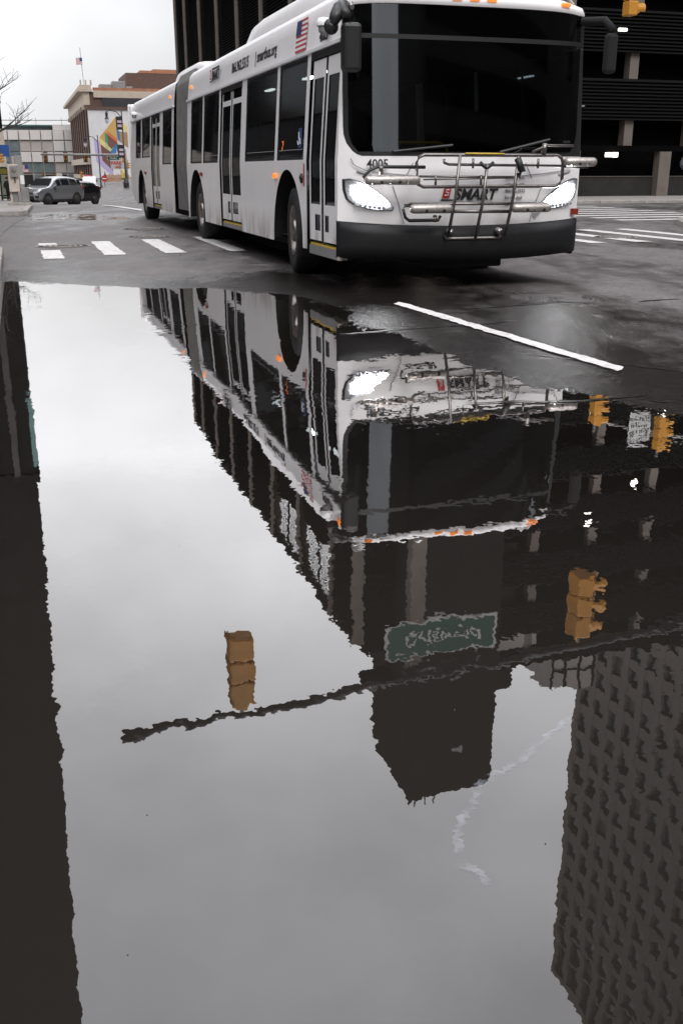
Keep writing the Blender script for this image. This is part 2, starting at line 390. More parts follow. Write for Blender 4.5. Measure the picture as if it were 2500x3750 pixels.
def part(name, m, parent, fn, smooth=False, bevel=0., xf=None):
    b = MB(xf); fn(b); return b.build(name, m, parent, smooth, bevel)
def boxpart(name, m, parent, dims, bevel=0.):
    b = MB(); b.box(*dims); return b.build(name, m, parent, bevel=bevel)
def empty(name, loc, rz=0.):
    o = bpy.data.objects.new(name, None); COL.objects.link(o); o.location = loc; o.rotation_euler = (0, 0, rz); o.empty_display_size = .3
    return o
def tag(o, label=None, cat=None, group=None, kind=None):
    if label: o['label'] = label
    if cat: o['category'] = cat
    if group: o['group'] = group
    if kind: o['kind'] = kind
    return o
def copy_tree(o, parent=None):
    c = o.copy(); COL.objects.link(c); c.parent = parent
    for ch in list(o.children): copy_tree(ch, c)
    return c
def text(name, s, size, m, parent, loc, ax, up, spacing=1., shear=0., sx=1., align='LEFT', depth=.002, bold=0.):
    cu = bpy.data.curves.new(name, 'FONT'); cu.body = s; cu.size = size; cu.extrude = depth; cu.shear = shear; cu.space_character = spacing
    cu.align_x = align; cu.resolution_u = 3; cu.offset = bold
    t = bpy.data.objects.new(name + '_tmp', cu); COL.objects.link(t)
    dg = bpy.context.evaluated_depsgraph_get(); me = bpy.data.meshes.new_from_object(t.evaluated_get(dg))
    bpy.data.objects.remove(t, do_unlink=True); bpy.data.curves.remove(cu)
    me.name = name; me.materials.clear(); me.materials.append(m)
    ax = Vector(ax).normalized(); up = Vector(up).normalized(); nrm = ax.cross(up)
    M = Matrix(((ax.x * sx, up.x, nrm.x, loc[0]), (ax.y * sx, up.y, nrm.y, loc[1]), (ax.z * sx, up.z, nrm.z, loc[2]), (0, 0, 0, 1)))
    me.transform(M)
    o = bpy.data.objects.new(name, me); COL.objects.link(o); o.parent = parent
    return o

# ------------------------------------------------------------------ ground: one sheet, dipping where the water stands
PUD = np.array([XY(u, v) for u, v in [(11.9, -.9), (11.62, -.25), (10.95, .5), (10.5, 1.2), (10.05, 2.0), (9.35, 2.5), (8.4, 2.62), (7.2, 2.5),
       (6.0, 2.55), (5.0, 2.62), (4.2, 2.9), (3.7, 3.4), (3.2, 4.4), (2.8, 5.6), (1.5, 7), (-3, 7), (-3, -.9)]])
PUD2 = np.array([tuple(ground(x, y)[:2]) for x, y in [(70, 790), (230, 782), (420, 790), (520, 800), (300, 806), (120, 803)]])
def sdf(P, poly):
    d = np.full(len(P), 1e9); s = np.ones(len(P)); n = len(poly)
    for i in range(n):
        a = poly[i]; b = poly[(i + 1) % n]; e = b - a; w = P - a
        t = np.clip((w @ e) / (e @ e), 0, 1); d = np.minimum(d, ((w - t[:, None] * e) ** 2).sum(1))
        c1 = P[:, 1] >= a[1]; c2 = P[:, 1] < b[1]; c3 = e[0] * w[:, 1] > e[1] * w[:, 0]
        s[(c1 & c2 & c3) | (~c1 & ~c2 & ~c3)] *= -1
    return s * np.sqrt(d)
def vnoise(P, sc, seed):
    q = P * sc; i = np.floor(q).astype(np.int64); f = q - i; f = f * f * (3 - 2 * f)
    def h(a, b):
        n = (a * 374761393 + b * 668265263 + seed * 1274126177) & 0x7fffffff
        n = ((n ^ (n >> 13)) * 1274126177) & 0x7fffffff
        return ((n ^ (n >> 16)) & 0xffff) / 65535.
    a, b = i[:, 0], i[:, 1]
    return (h(a, b) * (1 - f[:, 0]) + h(a + 1, b) * f[:, 0]) * (1 - f[:, 1]) + (h(a, b + 1) * (1 - f[:, 0]) + h(a + 1, b + 1) * f[:, 0]) * f[:, 1] - .5
def far_drop(P):
    u = -P[:, 0] * SN + P[:, 1] * CS; v = P[:, 0] * CS + P[:, 1] * SN
    s = np.clip(u - 33, 0, None); s = np.where(s < 6, s * s / 12, s - 3)
    d = .030 * np.minimum(s, 36) + .0165 * np.clip(s - 36, 0, None)
    t = np.clip((12.4 - v) / 3.5, 0, 1); t = t * t * (3 - 2 * t)
    return d * t
def zroad(P, fine=True):
    P = np.asarray(P, float).reshape(-1, 2)
    s = sdf(P, PUD); s2 = sdf(P, PUD2)
    def base(s): return np.where(s > 0, .014 * (1 - np.exp(-s / .55)), -.02 * (1 - np.exp(s / .8)))
    h = np.minimum(base(s), base(s2 * 1.5))
    near = np.clip(1 - np.abs(s) / 3, 0, 1)
    h = h + .005 * near * vnoise(P, 2.1, 3) + .0025 * near * vnoise(P, 7.3, 5)
    if fine: h = h + .0045 * vnoise(P, 47., 9) * np.clip(1 - np.abs(s + .1) / 1.3, .3, 1) * (np.abs(P[:, 0]) < 5) * (P[:, 1] < 12)
    return h - far_drop(P)
def zr1(x, y): return float(zroad([[x, y]], False)[0])

def make_road():
    def lines(a, b, step, outer):
        inner = np.arange(a, b + step * .5, step); lo = []; hi = []
        s = step; x = a
        while x > outer[0]: s = min(s * 1.14, 40); x -= s; lo.append(x)
        s = step; x = inner[-1]
        while x < outer[1]: s = min(s * 1.14, 40); x += s; hi.append(x)
        return np.concatenate([lo[::-1], inner, hi])
    xs = lines(-4.6, 4.6, .021, (-420, 420)); ys = lines(2.3, 11.6, .023, (-60, 900))
    X, Y = np.meshgrid(xs, ys); P = np.stack([X.ravel(), Y.ravel()], 1)
    Z = zroad(P); nx, ny = len(xs), len(ys)
    me = bpy.data.meshes.new('road')
    idx = np.arange(nx * ny).reshape(ny, nx)
    q = np.stack([idx[:-1, :-1], idx[:-1, 1:], idx[1:, 1:], idx[1:, :-1]], -1).reshape(-1, 4)
    me.vertices.add(nx * ny); me.vertices.foreach_set('co', np.column_stack([P, Z]).astype(np.float32).ravel())
    me.loops.add(q.size); me.loops.foreach_set('vertex_index', q.ravel().astype(np.int32))
    me.polygons.add(len(q)); me.polygons.foreach_set('loop_start', np.arange(0, q.size, 4, dtype=np.int32))
    me.polygons.foreach_set('loop_total', np.full(len(q), 4, dtype=np.int32))
    me.polygons.foreach_set('use_smooth', np.ones(len(q), dtype=bool))
    me.update(calc_edges=True)
    s = sdf(P, PUD); s2 = sdf(P, PUD2)
    u = -P[:, 0] * SN + P[:, 1] * CS; v = P[:, 0] * CS + P[:, 1] * SN
    k_ = np.clip((v - 1.5) / 1.5, 0, 1)                      # the film reaches farther out on the bus side
    wet = np.clip(1.35 - (s - .5 * k_) / (1.2 + .5 * k_), .2, 1.35)
    wet = np.maximum(wet, np.clip(.9 - s2 / 1.2, 0, 1))
    wet = np.where(v > 7, np.minimum(wet, .12), wet)
    a = me.attributes.new('wet', 'FLOAT', 'POINT'); a.data.foreach_set('value', wet.astype(np.float32))
    me.materials.append(M_asph)
    o = bpy.data.objects.new('road', me); COL.objects.link(o); tag(o, kind='structure')
    return o
ROAD = make_road()

def flat_poly(name, pts, z, m, parent=None):
    b = MB(); b.add([(x, y, z) for x, y in pts], [tuple(range(len(pts)))])
    o = b.build(name, m, parent)
    if o.data.polygons[0].normal.z < 0: o.data.flip_normals()
    return o
# standing water: flat sheets that the asphalt rises out of
cen = PUD.mean(0)
tag(flat_poly('puddle', [XY(u, v) for u, v in [(12.6, -.3), (12.4, .6), (11.4, 2.0), (10.6, 3.2), (9.4, 3.5), (7.5, 3.3), (6, 3.5), (4.6, 4.2), (4.0, 6), (2.5, 8), (-4, 8), (-4, -.3)]], 0., M_water), kind='structure')
p2 = PUD2 - PUD2.mean(0)
tag(flat_poly('puddle', [tuple(PUD2.mean(0) + q * 1.12) for q in p2], -.001, M_water2), kind='structure')

def foam():
    m = bpy.data.materials.new('foam_film'); m.use_nodes = True; nt = m.node_tree; nt.nodes.clear()
    o = nt.nodes.new('ShaderNodeOutputMaterial'); mx = nt.nodes.new('ShaderNodeMixShader'); t = nt.nodes.new('ShaderNodeBsdfTransparent'); d = nt.nodes.new('ShaderNodeBsdfDiffuse')
    d.inputs[0].default_value = (.62, .64, .72, 1); g = nt.nodes.new('ShaderNodeNewGeometry'); n = nt.nodes.new('ShaderNodeTexNoise'); n.inputs['Scale'].default_value = 26; n.inputs['Detail'].default_value = 6
    nt.links.new(g.outputs['Position'], n.inputs[0]); r = nt.nodes.new('ShaderNodeMapRange'); r.inputs[1].default_value = .40; r.inputs[2].default_value = .72; r.inputs[4].default_value = .22
    nt.links.new(n.outputs[0], r.inputs[0]); nt.links.new(r.outputs[0], mx.inputs[0]); nt.links.new(t.outputs[0], mx.inputs[1]); nt.links.new(d.outputs[0], mx.inputs[2]); nt.links.new(mx.outputs[0], o.inputs[0])
    return m
M_foam = foam()
PUDDLE = bpy.data.objects['puddle']
def foam_streak(pix, w):
    pts = [ground(*p) for p in pix]; fine = []; rnd = random.Random(5)
    for a, b in zip(pts[:-1], pts[1:]):
        for i in range(10): fine.append(a.lerp(b, i / 10))
    Lf, Rt = [], []
    for i, p in enumerate(fine):
        q = fine[min(i + 1, len(fine) - 1)] - fine[max(i - 1, 0)]; nn = Vector((-q.y, q.x, 0)).normalized(); j = rnd.uniform(-.004, .004); h = w * rnd.uniform(.25, 1)
        Lf.append((p.x + nn.x * (h + j), p.y + nn.y * (h + j), .0015)); Rt.append((p.x - nn.x * (h - j), p.y - nn.y * (h - j), .0015))
    n = len(Lf); mb = MB(); mb.add(Lf + Rt, [(i, i + 1, n + i + 1, n + i) for i in range(n - 1)]); mb.build('foam_streak', M_foam, PUDDLE)
foam_streak([(2085, 2630), (1990, 2710), (1900, 2790), (1830, 2830), (1760, 2870), (1725, 2960), (1690, 3000), (1672, 3070), (1690, 3170), (1745, 3190), (1790, 3250)], .011)
rs = random.Random(21)
for k in range(12):
    p = ground(rs.uniform(250, 2000), rs.uniform(1500, 3650)); r = rs.uniform(.0008, .0018)
    mb = MB(); mb.lathe([(.0003, .003), (r, .0022), (r * .8, .001)], 6, 'z', (p.x, p.y, 0)); mb.build('floating_speck', M_foamspeck, PUDDLE)

def drape(name, corners, m, off=.006, step=.12):
    # a four-cornered marking laid over the sheet
    a, b, c, d = [Vector((*p, 0)) for p in corners]
    nu = max(1, int((b - a).length / step)); nv = max(1, int((d - a).length / step))
    pts = []; rj = random.Random(int(a.x * 977 + a.y * 131))
    for j in range(nv + 1):
        for i in range(nu + 1):
            p = (a.lerp(b, i / nu)).lerp(d.lerp(c, i / nu), j / nv)
            if i in (0, nu) or j in (0, nv): p = p + Vector((rj.uniform(-1, 1), rj.uniform(-1, 1), 0)) * .012
            pts.append((p.x, p.y))
    z = zroad(np.array(pts), False) + off
    mb = MB(); mb.add([(p[0], p[1], zz) for p, zz in zip(pts, z)],
                      [(j * (nu + 1) + i, j * (nu + 1) + i + 1, (j + 1) * (nu + 1) + i + 1, (j + 1) * (nu + 1) + i) for j in range(nv) for i in range(nu)])
    return mb.build(name, m, ROAD)
def stripe(u0, u1, v0, v1, name='crosswalk_stripe', sk=0.):
    return drape(name, [XY(u0, v0), XY(u0, v1), XY(u1, v1 + sk), XY(u1, v0 + sk)], M_paint)
# ladder crosswalk over the bus street; one bar is cut through by a manhole
stripe(14.16, 15.72, .25, .53); stripe(16.72, 17.28, .25, .53)
stripe(14.58, 17.48, 1.09, 1.39); stripe(14.68, 17.74, 1.95, 2.26); stripe(14.74, 18.15, 2.91, 3.16)
for k in range(4, 14):
    v0 = .25 + .86 * k
    stripe(14.62 + .03 * (k % 3), 18.1, v0, v0 + .30)
# ladder crosswalk over the cross street
for k in range(9):
    uu = 21.15 + 1.13 * k + .012 * k * k
    stripe(uu, uu + .42, 13.55 + .06 * k, 17.4 + .10 * k)
lnp = [ground(x, y) for x, y in [(1437, 1119), (1462, 1112), (2278, 1356), (2262, 1372)]]
drape('lane_line', [tuple(lnp[0][:2]), tuple(lnp[1][:2]), tuple(lnp[2][:2]), tuple(lnp[3][:2])], M_paint, off=.009, step=.05)
lnp = [ground(x, y) for x, y in [(372, 748), (374, 752), (520, 775), (520, 770)]]
drape('lane_line', [tuple(p[:2]) for p in lnp], M_paint, off=.012, step=.4)
for k in range(5):
    a = 60 + 12 * k
    drape('lane_line', [XY(a, 5.4), XY(a, 5.52), XY(a + 4, 5.52), XY(a + 4, 5.4)], M_paint, off=.02, step=1.)

# tar cracks and patches in the asphalt
M_crack = mat('tar_crack', (.006, .006, .006), .35)
def crack(pix, w):
    pts = [ground(x, y) for x, y in pix]; fine = []
    for a, b in zip(pts[:-1], pts[1:]):
        n = max(2, int((b - a).length / .05))
        for i in range(n): fine.append(a.lerp(b, i / n))
    fine.append(pts[-1]); rnd = random.Random(len(pix) + int(pix[0][0]))
    L_, R2 = [], []
    off = 0
    for i, p in enumerate(fine):
        off = off * .8 + rnd.uniform(-.012, .012); hw = w * rnd.uniform(.35, 1.) * min(1, i / 3 + .2, (len(fine) - 1 - i) / 3 + .2)
        L_.append((p.x, p.y + off - hw)); R2.append((p.x, p.y + off + hw))
    P = np.array(L_ + R2); z = np.maximum(zroad(P, False), 0) + .004; n = len(L_)
    mb = MB(); mb.add([(x, y, zz) for (x, y), zz in zip(P, z)], [(i, i + 1, n + i + 1, n + i) for i in range(n - 1)])
    o = mb.build('crack', M_crack, ROAD); return o
crack([(1245, 1225), (1500, 1206), (1700, 1197), (1890, 1182)], .03)
crack([(1700, 1478), (1900, 1474), (2150, 1470), (2360, 1452)], .02)
crack([(2330, 1462), (2420, 1478), (2500, 1480)], .016)
crack([(1680, 1140), (1850, 1128), (2050, 1112), (2200, 1118)], .03)
crack([(2330, 1112), (2430, 1104), (2500, 1102)], .03)
crack([(1900, 1300), (2150, 1330), (2500, 1368)], .02)
crack([(0, 872), (25, 845), (60, 818), (90, 800)], .05)
crack([(30, 832), (120, 834), (200, 832)], .06)
crack([(840, 966), (900, 970), (980, 969)], .02)

def manhole(c, r, label):
    o = empty('manhole_cover', (c[0], c[1], zr1(*c) + .005))
    part('ring', M_conc, o, lambda b: b.lathe([(r, 0), (r, .002), (r * .93, .002), (r * .93, 0)], 32))
    part('lid', M_under, o, lambda b: b.lathe([(r * .93, .0005), (r * .93, .001), (0.001, .001)], 32))
    def ribs(b):
        for k in range(3):
            rr = r * (.25 + .2 * k); b.lathe([(rr, .001), (rr, .0035), (rr + .03, .0035), (rr + .03, .001)], 24)
    part('ridge', M_conc, o, ribs)
    tag(o, label, 'manhole cover'); return o
manhole(tuple(ground(232, 905)[:2]), .42, 'round iron manhole cover cutting the leftmost white crosswalk bar')
manhole(tuple(ground(548, 870)[:2]), .40, 'pale ringed manhole beside the bus, just above the third crosswalk bar')
manhole(tuple(ground(530, 841)[:2]), .45, 'dark ringed manhole farther up the street beside the bus middle wheels')
manhole(tuple(ground(2250, 872)[:2]), .38, 'manhole cover in the crosswalk to the right of the bus bumper')

# ------------------------------------------------------------------ sidewalks
def walk(name, pts, h, m, lift=0.):
    P = np.array(pts); z = zroad(P, False); n = len(pts)
    b = MB(); b.add([(p[0], p[1], zz - .1) for p, zz in zip(pts, z)] + [(p[0], p[1], zz + h) for p, zz in zip(pts, z)],
                    [tuple(range(n, 2 * n))] + [(i, (i + 1) % n, n + (i + 1) % n, n + i) for i in range(n)])
    o = b.build(name, m, None, bevel=.02); return tag(o, kind='structure')
def kerb_strip(pts, h, parent, w=.15, closed=False):
    # separate kerb stones along the outside of a walk
    for a, b in zip(pts[:-1], pts[1:]):
        a = Vector(a); b = Vector(b); L = (b - a).length; n = max(1, round(L / 1.8)); t = (b - a) / L; nn = Vector((t.y, -t.x))
        for i in range(n):
            p = a + t * (L * i / n + .006); q = a + t * (L * (i + 1) / n - .006)
            zz = zr1(p.x, p.y); zq = zr1(q.x, q.y)
            mb = MB(); c = [p, q, q - nn * w, p - nn * w]
            mb.add([(k.x, k.y, s - .1) for k, s in zip(c, (zz, zq, zq, zz))] + [(k.x, k.y, s + h) for k, s in zip(c, (zz, zq, zq, zz))],
                   [(3, 2, 1, 0), (4, 5, 6, 7), (0, 1, 5, 4), (1, 2, 6, 5), (2, 3, 7, 6), (3, 0, 4, 7)])
            mb.build('kerb_stone', M_conc, parent, bevel=.025)
# near left corner with its rounded kerb
arc = [XY(14.9 - .45 + .45 * math.cos(a), -.70 + .45 * math.sin(a)) for a in np.linspace(math.pi / 2, 0, 7)]
nearw = walk('sidewalk', [XY(-6, -.42)] + [XY(14.45, -.42)] + [XY(14.73, -.70)] + [XY(14.73, -14), XY(-6, -14)], .145, M_walk)
kerb_strip([XY(-6, -.25), XY(14.45, -.25)] + arc[1:] + [XY(14.9, -14)], .15, nearw, .165)
# left walk beyond the cross street
farw = walk('sidewalk', [XY(28.9, .05), XY(33, .25), XY(40, .3), XY(60, .3), XY(120, .3), XY(210, .3), XY(210, -40), XY(60, -40), XY(28.6, -40), XY(28.6, -8)], .13, M_walk)
kerb_strip([XY(210, .47), XY(40, .47), XY(33, .42), XY(28.75, .22), XY(28.45, 0), XY(28.42, -40)][::-1], .135, farw, .17)
# right walk under the dark garage
rw = walk('sidewalk', [XY(32.6, 60), XY(32.6, 10.8), XY(33.4, 9.9), XY(40, 9.7), XY(85, 9.7), XY(85, 14), XY(45, 14), XY(45, 60)][::-1], .10, M_walk)
kerb_strip([XY(85, 9.53), XY(40, 9.53), XY(33.3, 9.7), XY(32.43, 10.7), XY(32.43, 60)], .105, rw, .165)
# small island at the right of the crossing that carries the signal pole
isl = [(10.3 + 3.2 * math.cos(a), 20.9 + 4.3 * math.sin(a)) for a in np.linspace(0, 2 * math.pi, 36, endpoint=False)]
walk('traffic_island', isl, .12, M_conc)

# ================================================================== ARTICULATED BUS
BX, BY = .0101, 9.7813
BUS = empty('articulated_bus', (BX, BY, .012), HD)
tag(BUS, 'long white articulated city bus with bike rack crossing behind the puddle', 'bus')
W = 2.59; ZS, ZB, ZG, ZR = .33, 1.225, 2.27, 2.66
BEND = .0073
def bend(x, s, z):
    if s > 10.0:
        c, sn = math.cos(BEND), math.sin(BEND); dx, ds = x - 1.295, s - 9.4
        return (1.295 + dx * c - ds * sn, 9.4 + dx * sn + ds * c, z)
    return (x, s, z)
def xw(z):                      # side walls lean in above the belt
    return 0. if z <= ZB else .07 * (z - ZB) / (ZG - ZB)
def Sf(w, z):                   # front face: bowed in plan, leaning back a little
    t = abs(w - W / 2) / (W / 2)
    return .05 * t * t + .10 * t ** 8 + (.05 * (z - 1.26) if z > 1.26 else 0)
ARCH = [(2.11, .66), (8.31, .76), (15.97, .75)]
def archz(s):
    for c, h in ARCH:
        if abs(s - c) < h: return max(ZS, .36 + .78 * math.sqrt(max(0, 1 - ((s - c) / h) ** 2)))
    if s > 17.2: return ZS + (s - 17.2) * .32
    return ZS
# wall layout: (s0, s1, filled z ranges above the arch/skirt)
LOW, HIGH = (None, 1.238), (2.252, ZG)
FULL = [(None, ZG)]
LAY_F = [(.15, .20, FULL), (1.27, 1.40, FULL), (1.40, 2.56, [LOW, HIGH]), (2.56, 2.69, FULL), (2.69, 4.34, [LOW, HIGH]), (4.34, 4.64, FULL),
         (6.15, 6.27, FULL), (6.27, 7.56, [LOW, HIGH]), (7.56, 7.69, FULL), (7.69, 8.83, [LOW, HIGH]), (8.83, 9.25, FULL)]
LAY_R = [(10.83, 11.10, FULL), (11.10, 12.29, [LOW, HIGH]), (12.29, 12.73, FULL), (14.07, 14.26, FULL), (14.26, 15.68, [(None, 1.40), HIGH]), (15.68, 15.90, FULL),
         (15.90, 16.90, [(None, 1.40), HIGH]), (16.90, 18.08, FULL)]
def side_panel(lay, far):
    lay = sorted(lay); grp = [[lay[0]]]
    for l in lay[1:]:
        if abs(l[0] - grp[-1][-1][1]) < .01: grp[-1].append(l)
        else: grp.append([l])
    for g in grp: side_piece(g, far)
def side_piece(lay, far):
    b = MB(bend); lips = MB(bend)
    X = (lambda z: W - xw(z)) if far else xw
    for s0, s1, rngs in lay:
        cuts = {s0, s1}
        for c, h in ARCH:
            if c + h > s0 and c - h < s1:
                for k in range(25):
                    q = c - h * math.cos(math.pi * k / 24)
                    if s0 < q < s1: cuts.add(q)
        if s1 > 17.2: cuts.update([17.2, 17.5, 17.8])
        cuts = sorted(cuts)
        for a, c in zip(cuts[:-1], cuts[1:]):
            for lo, hi in rngs:
                za = archz(a + 1e-5) if lo is None else lo; zc = archz(c - 1e-5) if lo is None else lo
                if lo is None:
                    b.quad((X(za), a, za), (X(zc), c, zc), (X(min(hi, ZB)), c, min(hi, ZB)), (X(min(hi, ZB)), a, min(hi, ZB)))
                    # returned lip of the wheel arch
                    if za > ZS + .01 or zc > ZS + .01:
                        d = .22 if not far else -.22
                        lips.quad((X(za), a, za), (X(zc), c, zc), (X(zc) + d, c, zc), (X(za) + d, a, za))
                    if hi > ZB: b.quad((X(ZB), a, ZB), (X(ZB), c, ZB), (X(hi), c, hi), (X(hi), a, hi))
                else:
                    b.quad((X(lo), a, lo), (X(lo), c, lo), (X(hi), c, hi), (X(hi), a, hi))
    o = b.build('side_panel', M_white, BUS); bm = bmesh.new(); bm.from_mesh(o.data); bmesh.ops.remove_doubles(bm, verts=bm.verts, dist=.0005); bm.to_mesh(o.data); bm.free()
    if lips.f: lips.build('arch_lip', M_black, BUS)['kind'] = 'stuff'
for lay in (LAY_F, LAY_R):
    side_panel(lay, False)
side_panel([(.15, 1.40, [LOW, HIGH])] + [(a, b, r) for a, b, r in LAY_F if a > 1.3] + [(4.64, 6.15, [LOW, HIGH])], True)
side_panel(LAY_R + [(12.73, 14.07, [LOW, HIGH])], True)
# roof band above the gutter, with the gutter rail as its own strip
def band(s0, s1):
    for far in (False, True):
        X = (lambda x: W - x) if far else (lambda x: x)
        b = MB(bend)
        n = max(1, int((s1 - s0) / .6))
        rows = [[(X(x), s0 + (s1 - s0) * i / n, z) for i in range(n + 1)] for x, z in [(.07, ZG), (.075, ZG + .02), (.10, 2.52), (.13, 2.66), (.19, 2.73), (.36, 2.775)]]
        b.grid(rows); b.build('roof_band', M_white, BUS, smooth=True)
        g = MB(bend); x0, x1 = sorted((X(.045), X(.078))); g.box(x0, x1, s0, s1, ZG - .012, ZG + .018); g.build('gutter', M_vinwhite, BUS)
band(.24, 9.25); band(10.83, 17.9)
def roof(s0, s1):
    b = MB(bend); n = 8
    b.grid([[(x, s0 + (s1 - s0) * i / n, z) for i in range(n + 1)] for x, z in [(.36, 2.775), (.7, 2.80), (1.295, 2.81), (1.89, 2.80), (W - .36, 2.775)]])
    b.build('roof', M_white, BUS, smooth=True)
roof(.5, 9.25); roof(10.83, 17.9)
# fairings on the roof
def fairing(prof, x0, zbase, name='roof_fairing'):
    b = MB(bend); rows = []
    for s, z in prof:
        h = z - zbase
        rows.append([(x0, s, zbase), (x0 + .03, s, zbase + h * .72), (x0 + .10, s, zbase + h * .94), (x0 + .25, s, z), (W - x0 - .25, s, z), (W - x0 - .10, s, zbase + h * .94), (W - x0 - .03, s, zbase + h * .72), (W - x0, s, zbase)])
    b.grid(rows); b.build(name, M_white, BUS, smooth=True)
fairing([(.70, 2.742), (1.1, 2.84), (1.6, 2.93), (2.2, 2.985), (4.5, 3.0), (4.75, 2.985), (4.92, 2.95), (5.1, 2.86), (5.35, 2.742)], .24, 2.735)
fairing([(8.3, 2.77), (8.6, 2.84), (9.0, 2.90), (9.6, 2.945), (11.2, 2.95), (11.5, 2.93), (11.7, 2.87), (11.9, 2.77)], .26, 2.755)
# rear end
b = MB(bend); b.box(.02, W - .02, 18.02, 18.10, .58, 2.70); b.build('rear_panel', M_white, BUS, bevel=.03)
b = MB(bend); b.box(.06, W - .06, 17.88, 18.06, ZG, 2.70); b.build('rear_panel', M_white, BUS, bevel=.05)
# bellows between the two halves
b = MB(); rows = []; nf = 30
for i in range(nf + 1):
    s = 9.24 + (10.84 - 9.24) * i / nf; o_ = .0 if i % 2 else .045
    a = .05 + o_
    loop = [(a, .42), (a, 1.22), (a + .055, 2.30), (a + .07, 2.62), (a + .16, 2.80), (W - a - .16, 2.80), (W - a - .07, 2.62), (W - a - .055, 2.30), (W - a, 1.22), (W - a, .42), (a, .42)]
    rows.append([(x, s, z) for x, z in loop])
b.grid(rows); b.build('bellows', M_bellows, BUS)
# underbody and dark inside
b = MB(bend); b.box(.28, W - .28, .6, 9.2, .25, .36); b.box(.28, W - .28, 10.8, 17.3, .27, .36); b.box(.3, W - .3, 9.2, 10.8, .30, .42)
for c, h in ARCH:
    for x0, x1 in ((.22, .9), (W - .9, W - .22)): b.box(x0, x1, c - h - .03, c + h + .03, .36, 1.16)
b.build('underbody', M_under, BUS)
b = MB(bend)
for s0, s1 in ((.45, 9.2), (10.85, 17.9)):
    b.quad((.1, s0, .40), (W - .1, s0, .40), (W - .1, s1, .40), (.1, s1, .40))
    b.quad((.1, s0, 2.5), (.1, s1, 2.5), (W - .1, s1, 2.5), (W - .1, s0, 2.5))
    b.quad((W - .03, s0, .36), (W - .03, s1, .36), (W - .03, s1, 1.235), (W - .03, s0, 1.235))
    for x in (.13, W - .13): b.quad((x, s0, ZG - .02), (x, s1, ZG - .02), (x, s1, 2.5), (x, s0, 2.5))
b.build('interior_lining', M_inter, BUS)
for x in (.55,):
    for s0, s1 in ((1.75, 2.25), (2.95, 3.3), (4.9, 5.3)):
        boxpart('ceiling_light', M_strip, BUS, (x - .03, x + .03, s0, s1, 2.17, 2.19))
# seats and handrails
for s in (2.3, 3.1, 3.9, 6.5, 7.3, 8.1):
    for x in (.35, 1.75):
        b = MB(); b.box(x, x + .85, s, s + .42, .75, .85); b.box(x, x + .85, s + .36, s + .44, .85, 1.42); b.build('seat', M_seat, BUS, bevel=.03)
for s in (11.4, 12.2, 14.4, 15.2, 16.0):
    for x in (.35, 1.75):
        b = MB(bend); b.box(x, x + .85, s, s + .42, .85, .95); b.box(x, x + .85, s + .36, s + .44, .95, 1.45); b.build('seat', M_seat, BUS, bevel=.03)
for pts in ([(.82, .75, 1.40), (1.28, .75, 1.40), (1.36, .75, 1.36), (1.40, .75, 1.2), (1.40, .75, .6)], [(.3, 1.35, .5), (.3, 1.35, 2.2)], [(.3, 7.9, 1.95), (.3, 8.5, 2.05)], [(.3, 11.4, 1.75), (.3, 12.1, 2.0)], [(.25, .5, .6), (.25, .5, 1.2), (.25, .8, 1.5), (.25, .8, 2.1)]):
    part('handrail', M_yel, BUS, lambda b: b.tube(pts, .018, 6), xf=bend)
b = MB(); b.box(.1, W - .1, .28, .75, .6, 1.16); b.build('dashboard', M_inter, BUS, bevel=.06)
b = MB(); b.box(1.6, 2.1, 1.0, 1.5, .7, 1.0); b.box(1.6, 2.1, 1.42, 1.55, 1.0, 1.75); b.build('driver_seat', M_seat, BUS, bevel=.05)
# windows of the sides
def window(s0, s1, z0, z1, far=False, slant=0.):
    X = (lambda z, e: W - xw(z) - e) if far else (lambda z, e: xw(z) + e)
    def shape(i, r):
        out_ = []
        for cx, cz, a0 in ((s1 - i - r, z1 - i - r, 0), (s0 + i + r, z1 - i - r, 90), (s0 + i + r, z0 + i + r, 180), (s1 - i - r, z0 + i + r, 270)):
            for k in range(5):
                a = R_(a0 + 22.5 * k); out_.append((cx + r * math.cos(a), cz + r * math.sin(a)))
        return [(s - slant * max(0, 1.8 - z) if s > (s0 + s1) / 2 else s, z) for s, z in out_]
    outer, inner = shape(-.012, .012), shape(.028, .11)
    b = MB(bend); n = len(outer)
    b.add([(X(z, .006), s, z) for s, z in outer] + [(X(z, .010), s, z) for s, z in inner], [(i, (i + 1) % n, n + (i + 1) % n, n + i) for i in range(n)])
    root = b.build('window', M_black, BUS)
    g = MB(bend); g.add([(X(z, .012), s, z) for s, z in inner], [tuple(range(n))]); g.build('pane', M_glass, root)
    r = MB(bend); zz = z0 + .10
    r.quad((X(zz, .007), s0 + .06, zz), (X(zz, .007), s1 - .06, zz), (X(zz, .007), s1 - .06, zz + .008), (X(zz, .007), s0 + .06, zz + .008)); r.build('rail', M_textgrey, root)
    return root
for s0, s1 in ((1.40, 2.56), (2.69, 4.34), (6.27, 7.56), (7.69, 8.83), (11.10, 12.29)):
    window(s0, s1, 1.24, 2.25); window(s0, s1, 1.24, 2.25, True)
for s0, s1, sl in ((14.26, 15.68, 0), (15.90, 16.90, .18)):
    window(s0, s1, 1.40, 2.25, False, sl); window(s0, s1, 1.40, 2.25, True)
for s0, s1 in ((.2, 1.40), (4.64, 6.15), (12.73, 14.07)): window(s0, s1, 1.24, 2.25, True)
